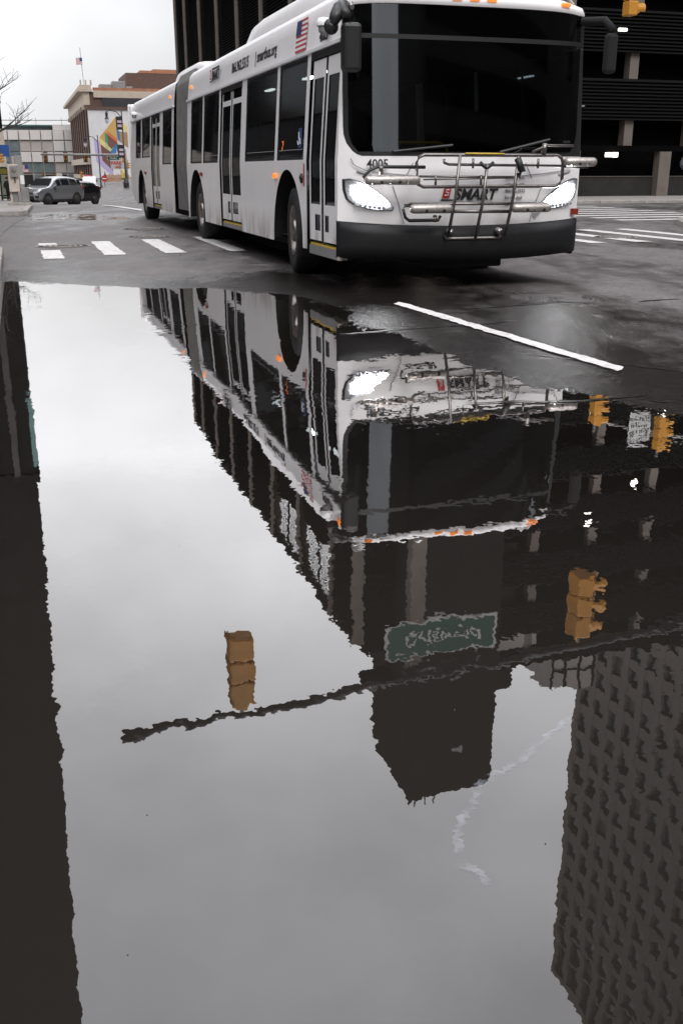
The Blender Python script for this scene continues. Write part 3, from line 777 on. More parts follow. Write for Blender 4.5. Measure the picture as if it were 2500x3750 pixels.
# doors
def door(s0, s1, first):
    d = MB(bend)
    d.box(.065, .075, s0, s1, .40, 2.255) if False else None
    m0 = (s0 + s1) / 2
    hd_ = MB(bend); hd_.quad((.075, s0 - .01, ZG), (.075, s1 + .01, ZG), (.068, s1 + .01, ZG - .085), (.068, s0 - .01, ZG - .085))
    for q in (s0, m0, s1):
        w_ = .045 if q != m0 else .04
        a, c = max(q - w_, s0 - .005), min(q + w_, s1 + .005)
        for z0, z1 in ((.40, ZB), (ZB, ZG - .08)):
            hd_.quad((xw(z0) + .03, a, z0), (xw(z0) + .03, c, z0), (xw(z1) + .03, c, z1), (xw(z1) + .03, a, z1))
    root = hd_.build('door', M_black, BUS)
    for a, c in ((s0 + .055, m0 - .035), (m0 + .035, s1 - .055)):
        fw = .052
        lf = MB(bend)
        def pl(a0, c0, z0, z1, e=.018):
            for q0, q1 in ((z0, min(z1, ZB)), (max(z0, ZB), z1)):
                if q1 > q0: lf.quad((xw(q0) + e, a0, q0), (xw(q0) + e, c0, q0), (xw(q1) + e, c0, q1), (xw(q1) + e, a0, q1))
        top = 2.175; zb_ = .44
        pl(a, a + fw, zb_, top); pl(c - fw, c, zb_, top)
        pl(a + fw, c - fw, top - (.17 if first else .12), top) if first else (pl(a + fw, c - fw, 2.00, 2.07))
        # kick panel with a dark slot at the meeting edge
        inner_right = abs(c - (m0 - .035)) < 1e-6
        pl(a + fw, c - fw, .70, .80); pl(a + fw, c - fw, zb_, .54)
        if inner_right: pl(a + fw, a + .26, .54, .70)
        else: pl(a + .24, c - fw, .54, .70)
        lo = lf.build('door_leaf', M_white, root)
        g = MB(bend); e = .026
        for q0, q1 in ((.54, ZB), (ZB, top)): g.quad((xw(q0) + e, a, q0), (xw(q0) + e, c, q0), (xw(q1) + e, c, q1), (xw(q1) + e, a, q1))
        g.build('pane', M_glass, lo)
        g = MB(bend); g.quad((e + .004, a, .54), (e + .004, c, .54), (e + .004, c, .71), (e + .004, a, .71)); g.build('slot', M_black, lo)
    st = MB(bend); st.box(.03, .10, s0 + .03, s1 - .03, .385, .405); st.build('step_edge', M_stepyel, root)
    st = MB(bend); st.box(.02, .12, s0 + .02, s1 - .02, .29 if first else .33, .382); st.build('step_sill', M_polegrey, root)
    return root
door(.20, 1.27, True); door(4.64, 6.15, False); door(12.73, 14.07, False)
# front corner post below the windscreen, running down past the bumper
b = MB(); b.box(-.004, .05, .145, .20, .29, 1.25); b.build('corner_post', M_white, BUS, bevel=.012)
# front panel
def wl(z):                                     # width of the white pillar beside the glass
    if z < 1.50: return .045 + .19 * (1 - math.sqrt(max(0, 1 - ((1.50 - z) / .24) ** 2)))
    return .045 + .02 * max(0, z - 2.2)
def ws_lin(a, c, n): return [a + (c - a) * i / n for i in range(n + 1)]
def bt(w): t = abs(w - W / 2) / (W / 2); return .615 + .055 * t * t
rows = []
for j in range(9):
    k = j / 8; row = []
    for w in [0., .012, .03, .06, .1] + ws_lin(.16, W - .16, 26) + [W - .1, W - .06, W - .03, W - .012, W]:
        z = bt(w) + (1.262 - bt(w)) * k
        bulge = .035 * math.sin(math.pi * k) * max(0, 1 - (abs(w - W / 2) / 1.2) ** 4)
        row.append((w, Sf(w, z) - bulge * .6, z))
    rows.append(row)
b = MB(); b.grid(rows); FP = b.build('front_panel', M_white, BUS, smooth=True)
for far in (False, True):
    rows = []
    for j in range(15):
        z = 1.262 + (2.60 - 1.262) * (j / 14) ** 1.3
        row = []
        for i in range(5):
            x = wl(z) * i / 4 + (0 if z < ZB else xw(min(z, ZG)) * (1 - i / 4) * .6)
            w = W - x if far else x
            row.append((w, Sf(w, z), z))
        rows.append(row)
    b = MB(); b.grid(rows); b.build('windscreen_pillar', M_black if far else M_white, BUS, smooth=True)
def glass_rows(z0, z1, inset, n, m, off):
    rows = []
    for j in range(n + 1):
        z = z0 + (z1 - z0) * j / n; a = wl(z) + inset
        rows.append([(w, Sf(w, z) + off, z) for w in ws_lin(a, W - a, m)])
    return rows
b = MB(); b.grid(glass_rows(1.30, 2.285, .045, 16, 40, -.004)); b.build('windscreen', M_windsh, BUS, smooth=True)
b = MB(); b.grid(glass_rows(2.315, 2.585, .045, 6, 40, -.004)); DS = b.build('destination_sign', M_windsh, BUS, smooth=True)
b = MB(); b.grid([[(w, Sf(w, z) + .07, z) for w in ws_lin(.2, W - .2, 12)] for z in (2.30, 2.6)]); b.build('sign_backing', M_black, DS)
# black surround of the glass
b = MB()
b.grid([[(w, Sf(w, z) - .002, z) for w in ws_lin(wl(z), W - wl(z), 40)] for z in (1.262, 1.275, 1.302)])
b.grid([[(w, Sf(w, z) - .007, z) for w in ws_lin(wl(z), W - wl(z), 40)] for z in (2.28, 2.30, 2.32)])
for far in (False, True):
    rows = []
    for j in range(18):
        z = 1.30 + (2.60 - 1.30) * j / 17
        rows.append([((W - x) if far else x, Sf(x, z) - .002, z) for x in (wl(z), wl(z) + .05)])
    b.grid(rows)
b.grid([[(w, Sf(w, z) - .002, z) for w in ws_lin(.06, W - .06, 40)] for z in (2.58, 2.60)])
b.build('windscreen_seal', M_black, BUS)
# front cap of the roof
cap = []
for (z, ds, tx) in ((2.575, -.02, .05), (2.60, -.035, .055), (2.655, -.02, .08), (2.71, .07, .12), (2.74, .2, .17), (2.775, .42, .3), (2.80, .75, .4)):
    row = []
    for i in range(33):
        k = i / 32; w = tx + (W - 2 * tx) * k; t = abs(2 * k - 1)
        row.append((w, Sf(tx * .3 + (W - .6 * tx) * k, 2.6) + ds, z - .10 * t ** 6 * (0.3 if ds < 0 else .6)))
    cap.append(row)
b = MB(); b.grid(cap); b.build('roof_cap', M_white, BUS, smooth=True)
for w in (.32, 1.12, 1.295, 1.47, W - .32):
    b = MB(); s = Sf(w, 2.6) - .05; b.box(w - .05, w + .05, s, s + .05, 2.615, 2.65); b.build('marker_light', M_amber, BUS, bevel=.012)
# bumper
rows = []
prof = [(-.0, .0), (-.075, -.02), (-.095, -.10), (-.095, -.22), (-.06, -.33), (.05, -.345)]
for dy, dz in prof:
    row = []
    for w in [-.012, 0., .02, .06] + ws_lin(.12, W - .12, 24) + [W - .06, W - .02, W, W + .012]:
        t = abs(w - W / 2) / (W / 2)
        row.append((w, Sf(min(max(w, 0), W), .6) + dy * (1 - .75 * t ** 14) + (.03 if t > 1 else 0), bt(w) + dz))
    rows.append(row)
for side_ in (0, 1):
    pass
b = MB(); b.grid(rows)
for w in (-.012, W + .012):
    z0 = bt(w)
    b.add([(w, Sf(0, .6) + .02, z0), (w, .42 if w > 1 else .155, z0), (w, .42 if w > 1 else .155, z0 - .345), (w, Sf(0, .6) + .02, z0 - .345)], [(0, 1, 2, 3)])
b.build('bumper', M_bumper, BUS, smooth=True)
b = MB(); b.box(.95, 1.75, .12, .4, .20, .30); b.box(.85, 1.80, .3, .6, .235, .33); b.build('tow_guard', M_under, BUS, bevel=.02)
b = MB(); b.box(W - .05, W - .002, .15, .42, .30, .68); b.build('bumper_return', M_bumper, BUS, bevel=.02)
# headlights
HL = [(.045, 1.045), (.11, 1.05), (.20, 1.025), (.32, .965), (.43, .885), (.51, .80), (.50, .77), (.40, .768), (.26, .785), (.14, .82), (.075, .87), (.05, .95)]
def headlight(far):
    def P(q, off):
        w = W - q[0] if far else q[0]
        return (w, Sf(w, q[1]) + off, q[1])
    c = (sum(p[0] for p in HL) / len(HL), sum(p[1] for p in HL) / len(HL))
    sc = lambda k, dz=0: [(c[0] + (p[0] - c[0]) * k, c[1] + (p[1] - c[1]) * k + dz) for p in HL]
    b = MB(); n = len(HL)
    b.add([P(p, -.006) for p in sc(1.06)] + [P(p, -.034) for p in sc(.98)], [(i, (i + 1) % n, n + (i + 1) % n, n + i) for i in range(n)])
    root = b.build('headlight', M_black, BUS)
    b = MB(); b.add([P(p, -.03) for p in sc(.98)], [tuple(range(n))]); b.build('lens', M_lampcl, root)
    lit = [(.10, .995), (.20, .985), (.32, .935), (.42, .87), (.475, .815), (.40, .815), (.26, .835), (.14, .865), (.10, .92)]
    b = MB(); b.add([P(p, -.038) for p in lit], [tuple(range(len(lit)))]); b.build('lit_lamp', M_lamp, root)
    for i in range(7):
        q = (.14 + .045 * i, .812 - .004 * i + .0); b = MB(); w = W - q[0] if far else q[0]
        b.box(w - .014, w + .014, Sf(w, .8) - .044, Sf(w, .8) - .036, q[1] - .012, q[1] + .012); b.build('led', M_lampcl, root)
headlight(False); headlight(True)
b = MB(); b.box(W - .10, W - .02, .075, .10, .70, .76); b.build('marker_light', M_redlens, BUS)
# panel joints and louvres pressed into the front
def groove(pts, wd=.010):
    b = MB(); q = [(w, Sf(w, z) - .026, z) for w, z in pts]
    b.tube(q, wd * .5, 5); b.build('panel_joint', M_textgrey, BUS)
for f in (0, 1):
    q = (lambda l: [(W - w, z) for w, z in l]) if f else (lambda l: l)
    groove(q([(.50, .99), (.56, .83), (.62, .64)]))
    groove(q([(.10, 1.24), (.13, 1.18), (.24, 1.13), (.5, 1.10), (.75, 1.08)]))
    groove(q([(.62, 1.06), (.70, 1.20)]))
    b = MB(); l = q([(.16, 1.125), (.30, 1.085)])
    b.tube([(w, Sf(w, z) - .012, z) for w, z in l], .012, 6); b.build('vent_slot', M_textgrey, BUS)
b = MB(); b.add([(1.98, Sf(1.98, .75) - .028, .73), (2.10, Sf(2.1, .75) - .028, .73), (2.04, Sf(2.04, .7) - .028, .685)], [(0, 1, 2)]); b.build('badge', M_textgrey, BUS)
# front lettering and logo
def ftext(name, s, size, w, z, m, **k): return text(name, s, size, m, BUS, (w, Sf(w + .2, z) - .033, z), (1, 0, 0), (0, 0, 1), **k)
ftext('fleet_number', '4005', .118, .235, 1.150, M_textblk, sx=.93, bold=.002)
def logo(parent, o, ax, size, dep):
    ax = Vector(ax); up = Vector((0, 0, 1)); o = Vector(o); n = ax.cross(up)
    def pt(a, z): return o + ax * a * size + up * z * size + n * dep
    b = MB(); b.add([pt(.0, .12), pt(.62, .12), pt(.82, .98), pt(.2, .98)], [(0, 1, 2, 3)]); lg = b.build('logo', M_textred, parent)
    b = MB(); b.tube([pt(.62, .75) + n * .002, pt(.36, .75) + n * .002, pt(.33, .58) + n * .002, pt(.55, .52) + n * .002, pt(.50, .34) + n * .002, pt(.22, .34) + n * .002], .05 * size, 5); b.build('emblem', M_vinwhite, lg)
    b = MB(); b.add([pt(1.25, .86), pt(5.0, .86), pt(4.85, 1.02), pt(1.4, 1.02)], [(0, 1, 2, 3)])
    b.add([pt(-.15, -.08), pt(1.15, -.08), pt(1.2, .03), pt(-.1, .03)], [(0, 1, 2, 3)]); b.build('swoosh', M_textblk, lg)
    text('wordmark', 'SMART', size * 1.12, M_textblk, lg, pt(1.0, .02), ax, up, shear=.28, sx=1.02, bold=.004 * size / .1)
    return lg
logo(BUS, (1.00, Sf(1.2, .9) - .034, .86), (1, 0, 0), .125, 0.)
for i, s in enumerate(('SMART BUS', 'schedule info', '866.962.5515', 'for the deaf', 'call 711')):
    ftext('notice', s, .042, 1.68, 1.05 - .062 * i, M_textgrey, sx=.95, bold=.0012)
# side lettering: reads towards the front of the bus
def stext(name, s, size, s0, z, m, dx=0., **k):
    x = .075 + (z - ZG) * .12
    return text(name, s, size, m, BUS, (x - .006 + dx, s0, z), (0, -1, 0), (.09, 0, 1), **k)
lg = logo(BUS, (.074, 7.02, 2.415), (0, -1, 0), .165, .006)
stext('phone_lettering', '866.962.5515', .185, 5.42, 2.405, M_textblk, sx=1.08, bold=.003)
stext('web_lettering', '| smartbus.org', .185, 3.95, 2.405, M_textblk, sx=1.05, bold=.003)
stext('fleet_number', '4005', .15, 1.02, 2.335, M_textblk, sx=.95, bold=.003)
b = MB()
for i in range(13):
    b.cur = i % 2; z0 = 2.315 + .024 * i; x0, x1 = .062 + (z0 - ZG) * .12, .062 + (z0 + .024 - ZG) * .12
    b.quad((x0, 1.93, z0), (x0, 1.50, z0), (x1, 1.50, z0 + .024), (x1, 1.93, z0 + .024))
b.cur = 2; b.quad((.062 + .19 * .12 - .003, 1.93, 2.483), (.062 + .19 * .12 - .003, 1.73, 2.483), (.062 + .36 * .12 - .003, 1.73, 2.627), (.062 + .36 * .12 - .003, 1.93, 2.627))
b.build('flag_decal', [M_flagred, M_vinwhite, M_navy], BUS)
# sticker, destination LED and notices on the side
b = MB(); x = xw(1.5) - .002; b.quad((x, 1.66, 1.36), (x, 1.52, 1.36), (x + .012, 1.52, 1.56), (x + .012, 1.66, 1.56)); st = b.build('access_sticker', M_blue, BUS)
b = MB(); x -= .004
b.tube([(x, 1.60, 1.52), (x, 1.60, 1.45), (x, 1.56, 1.45), (x, 1.545, 1.40)], .006, 5); b.tube([(x, 1.62 - .035 * math.sin(a), 1.425 + .035 * math.cos(a)) for a in np.linspace(.6, 5., 9)], .005, 5)
b.build('wheelchair_mark', M_vinwhite, st)
stext('route_number', '7', .16, 2.50, 1.34, M_led, dx=.085)
b = MB(); b.quad((-.003, 1.39, .97), (-.003, 1.345, .97), (-.003, 1.345, 1.20), (-.003, 1.39, 1.20)); b.build('door_notice', M_textred, BUS)
b = MB(); b.tube([(-.002, 1.44, 1.00), (-.002, 1.44, 1.06), (-.002, 1.44, 1.10)], [.02, .035, .02], 8); b.build('door_button', M_black, BUS)
# small side lamps
for s, z in ((2.62, 1.08), (7.72, 1.08), (15.05, 1.08)):
    b = MB(bend); b.box(-.03, .0, s - .07, s + .07, z - .04, z + .02); b.build('marker_light', M_redlens if s > 4 else M_amber, BUS, bevel=.012)
for s, z in ((.42, 2.50), (8.9, 2.47), (11.4, 2.47)):
    b = MB(bend); x = .07 + (z - ZG) * .12; b.box(x - .03, x + .01, s - .05, s + .05, z - .025, z + .025); b.build('marker_light', M_amber, BUS, bevel=.01)
# camera pods on the roof band
for s, z in ((.70, 2.45), (16.9, 2.41)):
    b = MB(bend); b.lathe([(.001, .07), (.05, .06), (.075, .02), (.07, -.01)], 14, 'z', (.03, s, z)); c_ = b.build('camera_pod', M_vinwhite, BUS, smooth=True)
    b = MB(bend); b.lathe([(.055, -.01), (.05, -.06), (.02, -.085), (.001, -.09)], 12, 'z', (.03, s, z)); b.build('camera_dome', M_textgrey, c_, smooth=True)
# wheels
def wheel(x, s, far, steer=0., shiny=False):
    root = empty('wheel', (0, 0, 0)); root.parent = BUS
    p = bend(x, s, .475); root.location = p; root.rotation_euler = (0, 0, (math.pi if far else 0) + steer)
    pr = [(.28, .0), (.30, -.02), (.42, -.03), (.462, -.015), (.475, .03), (.475, .22), (.46, .26), (.40, .28), (.28, .27)]
    part('tyre', M_rubber, root, lambda b: b.lathe(pr, 40, 'x'), smooth=True)
    part('rim', M_rim, root, lambda b: b.lathe([(.285, -.005), (.275, -.022), (.255, -.012), (.235, .05), (.20, .075), (.135, .06), (.125, -.01), (.11, -.03), (.001, -.035)], 32, 'x'), smooth=True)
    def nuts(b):
        for k in range(10):
            a = 2 * math.pi * k / 10; b.lathe([(.001, .022), (.014, .024), (.016, .07)], 6, 'x', (0, .165 * math.cos(a), .165 * math.sin(a)))
    part('lug_nuts', M_alu, root, nuts)
    def holes(b):
        for k in range(10):
            a = 2 * math.pi * (k + .5) / 10; c0 = (.0, .213 * math.cos(a), .213 * math.sin(a))
            b.lathe([(.001, .050), (.024, .052)], 8, 'x', c0)
    part('hand_hole', M_under, root, holes)
for i, (c, h) in enumerate(ARCH):
    wheel(.09, c + (.02 if i == 0 else .05), False, R_(-7) if i == 0 else 0); wheel(W - .05, c, True, R_(-7) if i == 0 else 0)
# mirrors
b = MB(); b.tube([(.10, .14, 2.50), (.0, .0, 2.52), (-.04, -.12, 2.47), (-.02, -.20, 2.40)], [.05, .06, .055, .045], 10)
b.tube([(-.06, -.08, 2.50), (-.10, -.14, 2.42), (-.15, -.16, 2.34)], [.05, .06, .04], 10)
mir = b.build('mirror', M_black, BUS, smooth=True)
b = MB(); b.box(-.07, .10, -.27, -.13, 1.96, 2.36); b.build('mirror_housing', M_black, mir, bevel=.035)
b = MB(); b.lathe([(.001, -.05), (.05, -.04), (.068, .0), (.05, .04), (.001, .05)], 14, 'y', (-.15, -.14, 2.33)); b.build('convex_mirror', M_black, mir, smooth=True)
b = MB(); b.tube([(.06, -.06, 2.53), (.05, -.12, 2.495)], .022, 8); b.build('mirror_bracket', M_alu, mir)
b = MB(); b.tube([(W - .10, .14, 2.50), (W + .06, -.02, 2.50), (W + .10, -.12, 2.40)], .04, 10); mir = b.build('mirror', M_under, BUS, smooth=True)
b = MB(); b.box(W + .03, W + .15, -.16, -.06, 2.02, 2.38); b.build('mirror_housing', M_under, mir, bevel=.035)
# wipers
for p, q in (((.5, 1.30), (1.1, 1.36)), ((1.6, 1.30), (2.15, 1.42))):
    b = MB(); b.tube([(w, Sf(w, z) - .03, z) for w, z in (p, ((p[0] + q[0]) / 2, (p[1] + q[1]) / 2), q)], .012, 5); b.build('wiper', M_black, BUS)
# bike rack folded up against the front
YR = -.20
RK = part('bike_rack', M_rack, BUS, lambda b: (b.tube([(1.02, -.10, .50), (1.60, -.10, .50)], .014, 6), b.tube([(1.02, -.12, .52), (1.02, .0, .52)], .02, 6), b.tube([(1.60, -.12, .52), (1.60, .0, .52)], .02, 6)))
def rk(pts, r, m=M_rack, name='rack_tube'):
    return part(name, m, RK, lambda b: b.tube(pts, r, 8), smooth=True)
def rr(w0, w1, z0, z1, c, y=YR):
    return [(w0, y, z0 + c), (w0, y, z1 - c), (w0 + c * .3, y, z1 - c * .3), (w0 + c, y, z1), (w1 - c, y, z1), (w1 - c * .3, y, z1 - c * .3), (w1, y, z1 - c), (w1, y, z0 + c), (w1 - c * .3, y, z0 + c * .3), (w1 - c, y, z0), (w0 + c, y, z0), (w0 + c * .3, y, z0 + c * .3), (w0, y, z0 + c)]
rk(rr(.665, 2.20, .985, 1.27, .07), .017)
rk([(.95, YR + .02, 1.235), (.95, YR + .02, 1.20), (1.0, YR + .02, 1.185), (2.19, YR + .02, 1.172)], .013)
rk([(.70, YR + .02, 1.078), (1.72, YR + .02, 1.07)], .011)
rk([(.74, YR + .01, 1.05), (1.72, YR + .01, 1.065)], .008)
rk([(.60, YR, .832), (2.06, YR, .822)], .014); rk([(1.02, YR, .758), (1.64, YR, .752)], .016)
for (w0, z0), (w1, z1) in (((1.09, 1.27), (1.02, .52)), ((1.375, 1.19), (1.31, .50)), ((1.70, 1.26), (1.63, .52))):
    rk([(w0, YR - .03, z0), ((w0 + w1) / 2, YR - .035, (z0 + z1) / 2), (w1, YR + .03, z1)], .016)
for (w, z) in ((.86, 1.05), (1.33, 1.05), (1.93, 1.2), (1.24, 1.2)):
    rk([(w, YR, z - .05), (w, YR, z + .04)], .012)
rk([(1.68, YR - .05, 1.24), (1.74, YR - .05, 1.12), (1.70, YR - .05, 1.08)], .035, M_black, 'clamp'); rk([(1.30, YR - .03, 1.20), (1.37, YR - .03, 1.15), (1.44, YR - .03, 1.20)], .02, M_black, 'clamp')
rk([(1.15, YR - .02, 1.283), (1.55, YR - .02, 1.281)], .008, M_stepyel, 'safety_tape')
def tray(w0, w1, z, hoop, y=YR - .03):
    t = part('wheel_tray', M_tray, RK, lambda b: b.tube([(w0, y, z), (w0 + .03, y, z), (w1 - .03, y, z), (w1, y, z)], [.03, .045, .045, .035], 10), smooth=True)
    n = int((w1 - w0) / .09)
    for i in range(n):
        w = w0 + .06 + i * .09
        part('slot', M_under if i % 2 else M_alu, t, lambda b: b.lathe([(.001, -.008), (.014, -.006), (.016, .01)], 8, 'y', (w, y - .043, z - .018)))
    if hoop: part('wheel_hoop', M_black, t, lambda b: b.tube(hoop, .016, 8), smooth=True)
    return t
tray(.145, .68, 1.045, [(.16, YR, 1.03), (.14, YR, 1.07), (.20, YR, 1.13), (.27, YR, 1.16), (.36, YR, 1.163), (.75, YR, 1.16)])
tray(.60, 1.02, .787, [(.60, YR, .82), (.55, YR, .815), (.535, YR, .79), (.56, YR, .71), (.60, YR, .68), (.90, YR, .68), (.92, YR, .72)])
tray(1.66, 2.07, .785, None); tray(2.20, 2.54, 1.21, [(2.22, YR, 1.17), (2.48, YR, 1.165)])
for w in (.86, .31): rk([(w, YR - .01, .72 if w > .5 else 1.10), (w - .01, YR - .03, .67 if w > .5 else 1.17)], .022, M_rack, 'clamp')
rk([(1.86, YR, 1.30), (2.02, YR, 1.36), (2.3, YR, 1.36)], .012); rk([(1.98, YR, 1.28), (1.99, YR, 1.38)], .028, M_rack, 'clamp')
for w in (1.06, 1.58):
    part('light_stud', M_alu, RK, lambda b: b.lathe([(.001, -.03), (.03, -.02), (.035, .03)], 12, 'y', (w, -.13, .565)), smooth=True)

# ================================================================== DARK GARAGE ON THE RIGHT
GX, GY = .6, 39.5
GAR = empty('parking_garage', (GX, GY, 0), HD)
tag(GAR, 'dark parking garage with black louvres and pale columns behind the bus', 'building')
GH, GF, GW, GD = 19.0, 21.3, 46., 42.8
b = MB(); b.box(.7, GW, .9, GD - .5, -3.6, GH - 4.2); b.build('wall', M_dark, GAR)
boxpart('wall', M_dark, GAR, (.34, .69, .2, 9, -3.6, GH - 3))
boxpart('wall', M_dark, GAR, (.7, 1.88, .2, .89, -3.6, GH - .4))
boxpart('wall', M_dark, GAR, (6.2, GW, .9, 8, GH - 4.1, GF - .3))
def louver(x0, x1, y0, y1, z0, z1, pitch=.14):
    b = MB(); z = z0
    along_x = abs(x1 - x0) > abs(y1 - y0)
    while z < z1 - .02:
        if along_x: b.add([(x0, y0, z), (x1, y0, z), (x1, y0 + .10, z + .085), (x0, y0 + .10, z + .085), (x0, y0, z + .02), (x1, y0, z + .02), (x1, y0 + .1, z + .105), (x0, y0 + .1, z + .105)], [(0, 1, 2, 3), (4, 5, 6, 7), (0, 1, 5, 4), (2, 3, 7, 6)])
        else: b.add([(x0, y0, z), (x0, y1, z), (x0 + .10, y1, z + .085), (x0 + .10, y0, z + .085), (x0, y0, z + .02), (x0, y1, z + .02), (x0 + .1, y1, z + .105), (x0 + .1, y0, z + .105)], [(0, 1, 2, 3), (4, 5, 6, 7), (0, 1, 5, 4), (2, 3, 7, 6)])
        z += pitch
    o = b.build('louver_panel', M_louver, GAR); o['kind'] = 'stuff'; return o
ys = [0., 3.6, 9.4, 15.19, 20.98, 26.79, 32.7, 38.55, GD]
for i, (a, c) in enumerate(zip(ys[:-1], ys[1:])):
    louver(0, 0, a + .12, c - .12, 3.2, GH - .05)
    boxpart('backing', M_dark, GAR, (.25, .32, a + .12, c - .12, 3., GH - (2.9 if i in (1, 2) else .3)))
    boxpart('mullion', M_louver, GAR, (.12, .22, (a + c) / 2 - .05, (a + c) / 2 + .05, 3.2, GH - .1))
for y in ys:
    boxpart('pilaster', M_garcol, GAR, (-.12, .4, y - .14 if y else 0, y + .14, -3.6, GH + .03))
boxpart('beam', M_louver, GAR, (-.02, .3, 0.02, GD, GH - .32, GH + .02)); 
# front: louvre bands between open slots that show the columns
for n in range(8):
    z0 = 3.05 + 2.5 * n; z1 = min(z0 + 1.55, GF)
    if n == 0: louver(.3, GW, 0, .1, 1.86, 2.1, .12)
    for x0, x1 in ((.3, 1.9), (6.05, 20), (20, 33), (33, GW)):
        if x0 < 1 and z0 > GH - 1: continue
        louver(x0, x1, 0, .1, z0, min(z1, GH) if x0 < 1 else z1, .13)
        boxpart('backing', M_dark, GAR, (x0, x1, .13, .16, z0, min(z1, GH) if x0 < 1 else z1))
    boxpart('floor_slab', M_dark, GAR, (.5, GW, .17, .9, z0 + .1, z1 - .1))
for k in range(14):
    x = 8.72 + 3.0 * (k - 2)
    if 1.9 < x < 6.05: continue
    boxpart('column', M_garcol, GAR, (x - .2, x + .2, .18, .6, 2.08, (GF if x > 6 else GH) - .4))
for x in (9.14, 13.39, 17.6, 21.9, 26.1, 30.4):
    boxpart('column', M_garcol, GAR, (x - .27, x + .27, -.12, .3, -.02, 1.86))
boxpart('low_wall', M_lowwall, GAR, (1., GW, .25, .45, -.1, .88)); boxpart('wall_coping', M_garcol, GAR, (1., GW, .22, .48, .88, .90))
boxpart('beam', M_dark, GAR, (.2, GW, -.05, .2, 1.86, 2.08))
# stair core that stands higher than the rest
boxpart('stair_core', M_brownwall, GAR, (1.9, 6.05, -2., 3.1, -.1, 26.), .04)
boxpart('pilaster', M_garcol, GAR, (1.78, 2.42, -2.12, -1.6, -.1, 19.2))
for z in (23.6,): boxpart('vent', M_polegrey, GAR, (4.0, 4.5, -2.03, -1.98, z, z + .3))
for x in (2.6, 3.1, 3.6): boxpart('antenna', M_pole, GAR, (x - .03, x + .03, -1.2, -1.14, 26., 26.9 + .3 * (x - 2.6)))
boxpart('roof_block', M_brownwall, GAR, (6.06, 7.9, .3, 5.5, 15, 22.6)); boxpart('roof_block', M_panel2, GAR, (6.6, 9.2, .2, .29, 19.0, 20.3))
for px, py, w_, h_ in ((2300, 103, .30, .10), (2316, 103, .1, .09), (2258, 566, .5, .17), (2276, 566, .2, .18), (2064, 520, .25, .08), (2118, 388, .4, .05)):
    p = at(px, py, 42.2); l = GAR.matrix_basis.inverted() @ p
    zz = p.z; x = (p.x - GX) * CS + (p.y - GY) * SN
    boxpart('light_fixture', M_fix if py != 388 else M_polegrey, GAR, (x - w_ / 2, x + w_ / 2, -.16, -.06, zz - h_ / 2, zz + h_ / 2))
for x, z in ((9.0, 11.9), (11.2, 14.2), (13.5, 12.6), (14.6, 9.4), (11.0, 9.0)):
    boxpart('light_fixture', M_fix, GAR, (x - .14, x + .14, -.16, -.06, z - .1, z + .1))

# grey post with sloped cap and box at the right walk
o = empty('utility_post', (*XY(33.3, 18.62), zr1(*XY(33.3, 18.6)) + .1), HD)
tag(o, 'grey metal post with slanted white cap on the walk right of the bus headlight', 'post')
boxpart('post', M_polegrey, o, (-.12, .12, -.1, .1, 0, .92), .01); boxpart('foot', M_pole, o, (-.2, .2, -.16, .16, 0, .04))
part('cap', M_signwht, o, lambda b: b.prism([(-.3, .92), (.16, .92), (.2, 1.02), (.02, 1.02)], -.13, .13, 1))

# ================================================================== SIGNALS
def signal_tree(name, loc, rz, h=1.05, lens=(0, 0, 0), back=True, m=M_sigyel):
    o = empty(name, loc, rz); s = h / 3; w = s * .48
    for i in range(3):
        z = h - s * (i + .5)
        b = MB(); b.box(-w, w, -.13 * s / .35, .13 * s / .35, z - s * .48, z + s * .48); sec = b.build('signal_section', m, o, bevel=.03)
        lm = M_lensoff if not lens[i] else lens[i]
        part('lens', lm, sec, lambda b: b.lathe([(.001, -.15 * s / .35), (w * .75, -.14 * s / .35)], 16, 'y', (0, 0, z)))
        def vis(b):
            vs = []; fs = []; y0, y1 = -.13 * s / .35, -.36 * s / .35
            for k in range(13):
                a = R_(-30 + 240 * k / 12); vs += [(w * .86 * math.cos(a), y0, z + w * .86 * math.sin(a)), (w * .86 * math.cos(a), y1, z + w * .86 * math.sin(a))]
            for k in range(12): fs.append((2 * k, 2 * k + 1, 2 * k + 3, 2 * k + 2))
            b.add(vs, fs)
        part('visor', m, sec, vis)
    boxpart('bracket', M_pole, o, (-.03, .03, -.03, .03, h, h + .25))
    if back: boxpart('backplate', M_sigblk, o, (-w * 1.5, w * 1.5, .02, .04, -.08, h + .08))
    return o
# near mast arm that only shows in the puddle
o = empty('signal_mast', (10.0, 17.07, .12), 0)
tag(o, 'long steel traffic signal mast arm mirrored as a thin line in the puddle', 'signal mast')
A0 = Vector((-3.04 - 10.0, 11.86 - 17.07, 6.30 - .12)); A1 = Vector((0, 0, 6.0))
part('pole', M_blackpole, o, lambda b: b.tube([(0, 0, 0), (0, 0, 3), (0, 0, 6.9)], [.16, .14, .11], 14), smooth=True)
part('base', M_pole, o, lambda b: b.lathe([(.3, 0), (.3, .06), (.18, .12), (.17, .3)], 14))
part('arm', M_blackpole, o, lambda b: b.tube([A1, A1.lerp(A0, .5) + Vector((0, 0, .05)), A0], [.10, .08, .055], 10), smooth=True)
o = signal_tree('traffic_signal', (-1.43, 12.52, 5.02), HD + math.pi, 1.1, back=False)
tag(o, 'yellow traffic signal mirrored alone against grey sky in the puddle', 'traffic signal', 'signals on the near mast arm')
o = signal_tree('traffic_signal', (3.86, 14.62, 4.95), HD + math.pi * .5, 1.12, back=False)
tag(o, 'yellow traffic signal mirrored in the puddle to the right of the green street sign', 'traffic signal', 'signals on the near mast arm')
c0 = Vector((1.55, 13.78, 5.40))
o = empty('street_sign', c0, HD)
tag(o, 'large green Griswold street sign mirrored upside down in the dark puddle', 'street sign')
